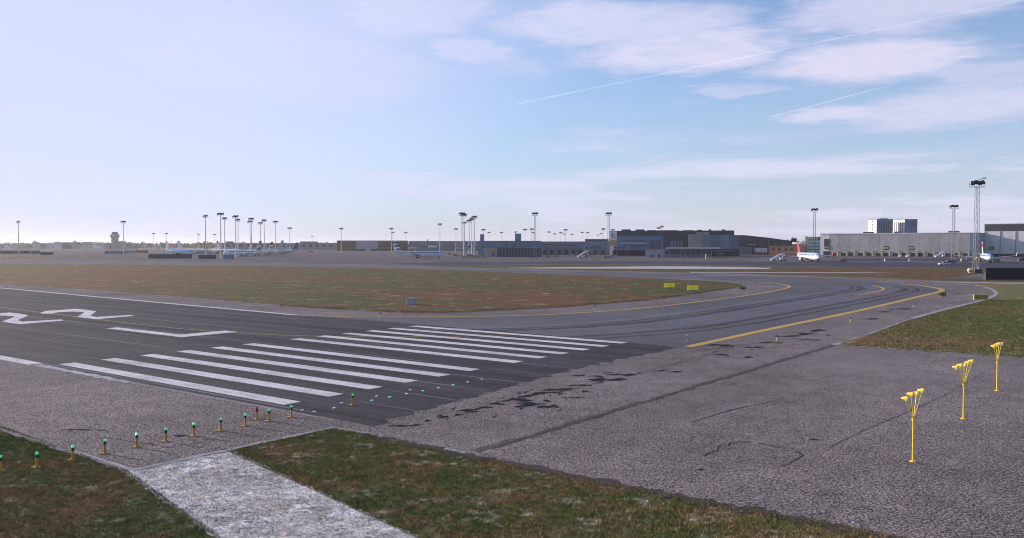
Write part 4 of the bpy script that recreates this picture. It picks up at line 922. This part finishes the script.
airliner('white airliner facing left with teal and red tail, nearest of the left group', 261.5, 770, R(236), 41, 2.4, 'ac_white', 'ac_white', 'ac_white', ((.05, .34, 'ac_red'), (.36, .50, 'ac_white'), (.52, .64, 'ac_red'), (.72, 1.0, 'ac_teal')), 'ac_white', 13.8)
airliner('white airliner with red topped tail behind the teal and red tailed one', 273, 820, R(234), 40, 2.3, 'ac_white', 'ac_white', 'ac_white', ((.2, .45, 'orange'), (.62, .98, 'ac_red')), 'ac_grey', 13.2)
airliner('white airliner with tall grey tail, second from the right of the left group', 283.5, 870, R(230), 41, 2.3, 'ac_white', 'ac_white', 'ac_grey', (), 'ac_grey', 14.8)
airliner('white airliner with small dark tail, rightmost of the left group', 298, 940, R(222), 40, 2.3, 'ac_white', 'ac_grey', 'ac_navy', (), 'ac_grey', 12.8)
airliner('blue-topped airliner with red tail fin, nose towards us, left of the grey hangar', 796.8, 532, R(-89), 38, 2.15, 'ac_paleblue', 'ac_white', 'ac_red', (), 'ac_grey', 12.6)
airliner('pale airliner with thin red tail, nose towards us, before the right hangar', 981.6, 505, R(-112), 36, 1.85, 'ac_paleblue', 'ac_white', 'ac_white', ((.55, .9, 'ac_red'),), 'ac_grey', 11.8)

# ================================================================== vehicles
def wheels(t, xs, y, r=.36):
    for x in xs:
        for s in (-1, 1):
            w_ = MB().lathe([(r*.55, -.12), (r*.93, -.12), (r, -.07), (r, .07), (r*.93, .12), (r*.55, .12)], 14, (x, s*y, r), 'y').build('wheel', M['black'], t)
            MB().lathe([(r*.5, -.13), (r*.2, -.14)], 10, (x, s*y, r), 'y').build('rim', M['steel'], w_)
def car(label, px, py, col, rz=0.0, L=4.5, van=False):
    x, y = G(px, py); t = empty('parked_car' if not van else 'service_van', (x, y, .02), rz); h = L/2
    MB().prism([(-h, .32), (h, .32), (h, .72), (h*.86, .86), (h*.4, .95), (-h*.85, .98), (-h, .85)], -.88, .88).build('body', M[col], t)
    top = 1.5 if not van else 2.1
    prof = [(h*.42, .95), (h*.12, top), (-h*.62, top), (-h*.9, .97)] if not van else [(h*.75, .95), (h*.5, top), (-h*.97, top), (-h*.99, .97)]
    MB().prism(prof, -.78, .78).build('cabin', M[col], t)
    MB().prism([(p[0]*.93, p[1]*(.99 if p[1] > 1.2 else 1.06)) for p in prof], -.80, .80).build('side_window', M['glass'], t)
    MB().loft([[(prof[0][0]*1.0, -.7, 1.0), (prof[0][0], .7, 1.0), (prof[1][0]+.05, .66, top-.08), (prof[1][0]+.05, -.66, top-.08)], [(prof[0][0]+.03, -.7, 1.0), (prof[0][0]+.03, .7, 1.0), (prof[1][0]+.09, .66, top-.08), (prof[1][0]+.09, -.66, top-.08)]]).build('windscreen', M['glass'], t)
    for s in (-1, 1): MB().bev(h-.06, h+.03, s*.62-.16, s*.62+.16, .58, .74, .02).build('headlight', M['ac_white'], t); MB().bev(-h-.03, -h+.05, s*.66-.12, s*.66+.12, .64, .8, .02).build('tail_light', M['red_lens'], t)
    wheels(t, (h*.62, -h*.6), .8)
    return tag(t, label, 'car' if not van else 'van', 'cars and vans on the far aprons')
car('red car with dark window beside the white stair truck left of the red-tailed airliner', 782.5, 260.6, 'car_red', R(8), 4.6)
car('red car alone right of the red-tailed airliner', 842.3, 261.6, 'car_red', R(180), 4.8)
car('white car in front of the long barrier', 943.5, 265.0, 'car_white', R(180), 4.8); car('small pale van beside the white car at the lattice mast', 949.5, 264.4, 'cream', R(175), 5, True)
car('white car before the dark brown fence at the far left', 35.5, 255.0, 'car_white', R(0), 6.5)
car('pale blue van at the right end of the left airliner group', 311.2, 252.6, 'car_blue', R(0), 9, True)
car('red car between the striped-tail airliner and the beige shed', 478.2, 257.6, 'car_red', R(180), 4.6); car('red tug by the nose of the striped-tail airliner', 450.5, 254.4, 'ac_maroon', R(0), 5.0)
car('yellow van under the bunch of masts', 463, 257.6, 'car_yellow', R(0), 5.2, True); car('white van left of the beige shed', 468.6, 256.8, 'car_white', R(180), 5.4, True); car('grey car beside the beige shed', 482.6, 257.4, 'mid_clad', R(0), 4.8)
car('white van at the foot of the mast left of the dark terminal', 612.8, 258.0, 'car_white', R(0), 4.8, True); car('dark car at the foot of the mid mast', 606.2, 258.2, 'black', R(180), 4.6); car('dark car right of the ribbed shed', 533, 257.9, 'black', R(0), 5)
car('yellow van under the bunch of masts, nearer the beige shed', 472.5, 257.9, 'car_yellow', R(0), 4.6, True); car('dark van at the right margin before the white hangar', 1022, 261.2, 'dark_clad', R(180), 5.2, True)
car('white van at a hangar gate, left of two', 900, 256.9, 'car_white', R(80), 5, True); car('white van at a hangar gate, right of two', 907.6, 256.9, 'car_white', R(95), 5, True)
def stair_truck(label, px, py, rz, cab='car_white', flip=1, top=3.6):
    x, y = G(px, py); t = empty('stair_truck', (x, y, .02), rz)
    MB().bev(-3.2, 3.2, -1.0, 1.0, .55, .95, .06).build('chassis', M['ac_grey'], t); wheels(t, (-2.1, 2.1), .9, .45)
    c = MB().bev(1.7, 3.3, -1.0, 1.0, .95, 2.3, .15).build('cab', M[cab], t); MB().bev(2.3, 3.34, -.9, .9, 1.6, 2.2, .05).build('cab_window', M['glass'], c)
    MB().prism([(-4.4, .45), (-3.8, .45), (2.6, top), (4.4, top), (4.4, top+.25), (2.4, top+.25), (-4.4, .75)], -.95, .95).build('stair_flight', M['car_white'], t)
    for s in (-1, 1): MB().prism([(-4.4, .75), (-4.2, .75), (2.5, top+.25), (4.4, top+.25), (4.4, top+1.2), (2.4, top+1.2), (-4.4, 1.6)], s*.93-.04, s*.93+.04).build('hand_rail', M['car_white'], t)
    MB().box(-.2, .2, -.7, .7, .9, 2.3).build('lift_strut', M['steel'], t); MB().box(3.4, 3.7, -.7, .7, .6, top).build('lift_strut', M['steel'], t)
    return tag(t, label, 'stair truck', 'stair trucks on the far aprons')
stair_truck('white stair truck left of the red-tailed airliner', 777.5, 261.2, R(4))
stair_truck('white stair truck at the gates of the grey hangar', 940.5, 257.6, R(2))
stair_truck('white stair truck with red cab in the middle of the far apron', 583, 258.0, R(10), 'car_red', 1, 4.6)
def dolly(label, px, py, col, rz=0.0):
    x, y = G(px, py); t = empty('baggage_cart', (x, y, .02), rz)
    MB().box(-1.5, 1.5, -.75, .75, .4, .52).build('deck', M['steel'], t); MB().bev(-1.4, 1.4, -.7, .7, .52, 1.7, .08).build('load', M[col], t); wheels(t, (-1.1, 1.1), .65, .25)
    MB().tube((1.5, 0, .45), (2.4, 0, .35), .05).build('draw_bar', M['steel'], t)
    for sx_ in (-1.45, 1.45): MB().box(sx_-.05, sx_+.05, -.74, .74, .52, 1.95).build('end_frame', M['ochre'], t)
    return tag(t, label, 'baggage cart', 'baggage carts on the far aprons')
for i, (px, py, c) in enumerate(((459, 256.6, 'cream'), (465.8, 258, 'ochre'), (475.5, 256.8, 'container'), (480.2, 257.9, 'cream'), (455.4, 256.2, 'brown'))):
    dolly('loaded baggage cart, %s from the left of the carts by the beige shed' % ordinal(sorted([459, 465.8, 475.5, 480.2, 455.4]).index(px)), px, py, c, R(random.uniform(-20, 20)))
for i, (px, py, c) in enumerate(((556, 257.2, 'container'), (571.5, 255.6, 'cream'), (598, 257.2, 'cream'), (548.5, 257.5, 'mid_clad'))):
    dolly('loaded baggage cart, %s from the left of the carts before the stepped pier' % ordinal(sorted([556, 571.5, 598, 548.5]).index(px)), px, py, c, R(random.uniform(-20, 20)))
dolly('loaded cart under the tail of the pale airliner at the right', 963.6, 262.0, 'container'); dolly('dark loaded cart right of the pale airliner at the right', 996.6, 262.4, 'container')
# blue container with a pale lid on the left apron
Y = G(228, 259.4)[1]; x0 = XA(228, Y); w = XA(232.8, Y)-x0; t = empty('container', (x0, Y, .01)); z = ZA(254.8, Y)
MB().bev(-w, w, 0, 2.5, .15, z, .08).build('shell', M['blue_clad'], t)
for k in range(6): MB().box(-w+.3+k*w*.33, -w+.55+k*w*.33, -.07, 0, .3, z-.25).build('rib', M['sky_blue'], t)
tag(t, 'pale blue container in front of the nose of the teal-tailed airliner', 'container')

# ================================================================== trees
def leaf_cloud(b, c, rx, ry, rz, n, s):
    for _ in range(n):
        u = Vector((random.gauss(0, 1), random.gauss(0, 1), random.gauss(0, 1))).normalized()*random.random()**.45
        p = Vector((c[0]+u.x*rx, c[1]+u.y*ry, c[2]+u.z*rz)); a = Vector((random.uniform(-1, 1), random.uniform(-1, 1), random.uniform(-1, 1))).normalized(); e = a.orthogonal().normalized(); g = a.cross(e)
        k = s*random.uniform(.5, 1.3); b.add([p+e*k, p+g*k*.7-e*.3*k, p-g*k*.8-e*.5*k], [(0, 1, 2)])
def tree(label, px, top, Y, wpx, leaf='leafdark', n=420):
    h = ZA(top, Y); t = empty('tree', (XA(px, Y), Y, 0)); w = wpx/FPX*Y/2
    b = MB(); b.tube((0, 0, 0), (0, 0, h*.7), h*.03, h*.012, 7)
    for k in range(6):
        a = k*1.05; b.tube((0, 0, h*(.3+.06*k)), (math.cos(a)*w*.6, math.sin(a)*w*.6, h*(.5+.07*k)), h*.012, h*.004, 5)
    b.build('trunk', M['bark'], t)
    c = MB()
    for k in range(9): a = random.uniform(0, 6.28); r = random.uniform(.1, .6); leaf_cloud(c, (math.cos(a)*w*r, math.sin(a)*w*r, h*random.uniform(.45, .86)), w*.5, w*.5, h*.14, n//9, h*.05)
    c.build('crown', M[leaf], t)
    return tag(t, label, 'tree', 'trees behind the hangars')
for i, (px, tp, w_) in enumerate(((774, 238.8, 5), (781.5, 238.4, 5), (786, 239.4, 6), (791.6, 237.2, 5), (795, 236.6, 4.5), (799.5, 239.6, 6), (803.5, 240, 5))):
    tree('dark tree above the sloping hangar and brick shed, %s from the left' % ordinal(i), px, tp, 1080, w_)
for i, (px, tp, w_) in enumerate(((122, 241.0, 7), (143.5, 241.2, 7), (150, 242.2, 8), (161.5, 241.4, 7), (165, 242.0, 7), (128, 242.6, 8))):
    tree('hazy brown tree on the left horizon, %s from the control tower' % ordinal(sorted([122, 143.5, 150, 161.5, 165, 128]).index(px)), px, tp, 2250, w_, 'leaf', 300)
# far woods and town edge read as one mass
b = MB()
for px in np.arange(-60, 1090, 1.3):
    Y = 2900+random.uniform(-150, 150); top = 242.6+random.uniform(-.6, .9)+.6*math.sin(px*.05)+.4*math.sin(px*.17+1)
    h = ZA(top, Y); leaf_cloud(b, (XA(px, Y), Y, h*.45), 5.5, 5, h*.5, 34, 4.2)
o = b.build('far_wood', M['leaf']); o['kind'] = 'stuff'; o['label'] = 'thin line of far woods along the whole horizon'; o['category'] = 'woods'
# hedges low on the horizon behind the left airliners
# ================================================================== contrails (high thin ice clouds, far beyond the airfield)
m, tt, p = base_mat('contrail_ice'); tt.n.remove(p)
outn = [n for n in tt.n if n.type == 'OUTPUT_MATERIAL'][0]
pos = tt.new('ShaderNodeNewGeometry').outputs['Position']
f = tt.ss(tt.noise(pos, .0006, 3, .5), .30, .70, .025, .085)
df = tt.new('ShaderNodeBsdfDiffuse'); df.inputs[0].default_value = (.9, .9, .92, 1); tr = tt.new('ShaderNodeBsdfTranslucent'); tr.inputs[0].default_value = (.9, .9, .92, 1)
ad = tt.new('ShaderNodeAddShader'); tt.l.new(df.outputs[0], ad.inputs[0]); tt.l.new(tr.outputs[0], ad.inputs[1])
tp_ = tt.new('ShaderNodeBsdfTransparent'); mx = tt.new('ShaderNodeMixShader'); tt.l.new(f, mx.inputs[0]); tt.l.new(tp_.outputs[0], mx.inputs[1]); tt.l.new(ad.outputs[0], mx.inputs[2]); tt.l.new(mx.outputs[0], outn.inputs[0])
def sky_point(px, py, alt):
    t_ = (269-py)/FPX; d = Vector(((px-512)/FPX, cpt+t_*spt, -spt+t_*cpt)); return Vector((0, 0, CAMH))+d*((alt-CAMH)/d.z)
for (a, b_, wa, wb, lab) in (((1040, -3), (516, 104), 13, 20, 'long thin contrail slanting up to the upper right corner'), ((893, 84.5), (770, 117), 9, 14, 'short thin contrail below the long one on the right')):
    A, B = sky_point(*a, 4000), sky_point(*b_, 4000); c = (A+B)/2; t = MB()
    n = 40; pts = [A.lerp(B, k/n)+Vector((0, 0, random.uniform(-2, 2))) for k in range(n+1)]
    for k in range(n): t.tube(pts[k], pts[k+1], wa+(wb-wa)*k/n, wa+(wb-wa)*(k+1)/n, 8, cap=False)
    o = t.build('contrail', m); tag(o, lab, 'contrail', 'contrails')
# ================================================================== haze
m, tt, p = base_mat('haze_air'); tt.n.remove(p); outn = [n for n in tt.n if n.type == 'OUTPUT_MATERIAL'][0]
pv = tt.new('ShaderNodeVolumePrincipled'); pv.inputs['Color'].default_value = (.97, .94, .93, 1); pv.inputs['Density'].default_value = HAZE_DENSITY; pv.inputs['Anisotropy'].default_value = .42
tt.l.new(pv.outputs[0], outn.inputs['Volume'])
o = MB().box(-8900, 8900, -390, 13900, -1.0, 75).build('haze', m); o['kind'] = 'stuff'; o['label'] = 'thin pale haze over the airfield'; o['category'] = 'haze'
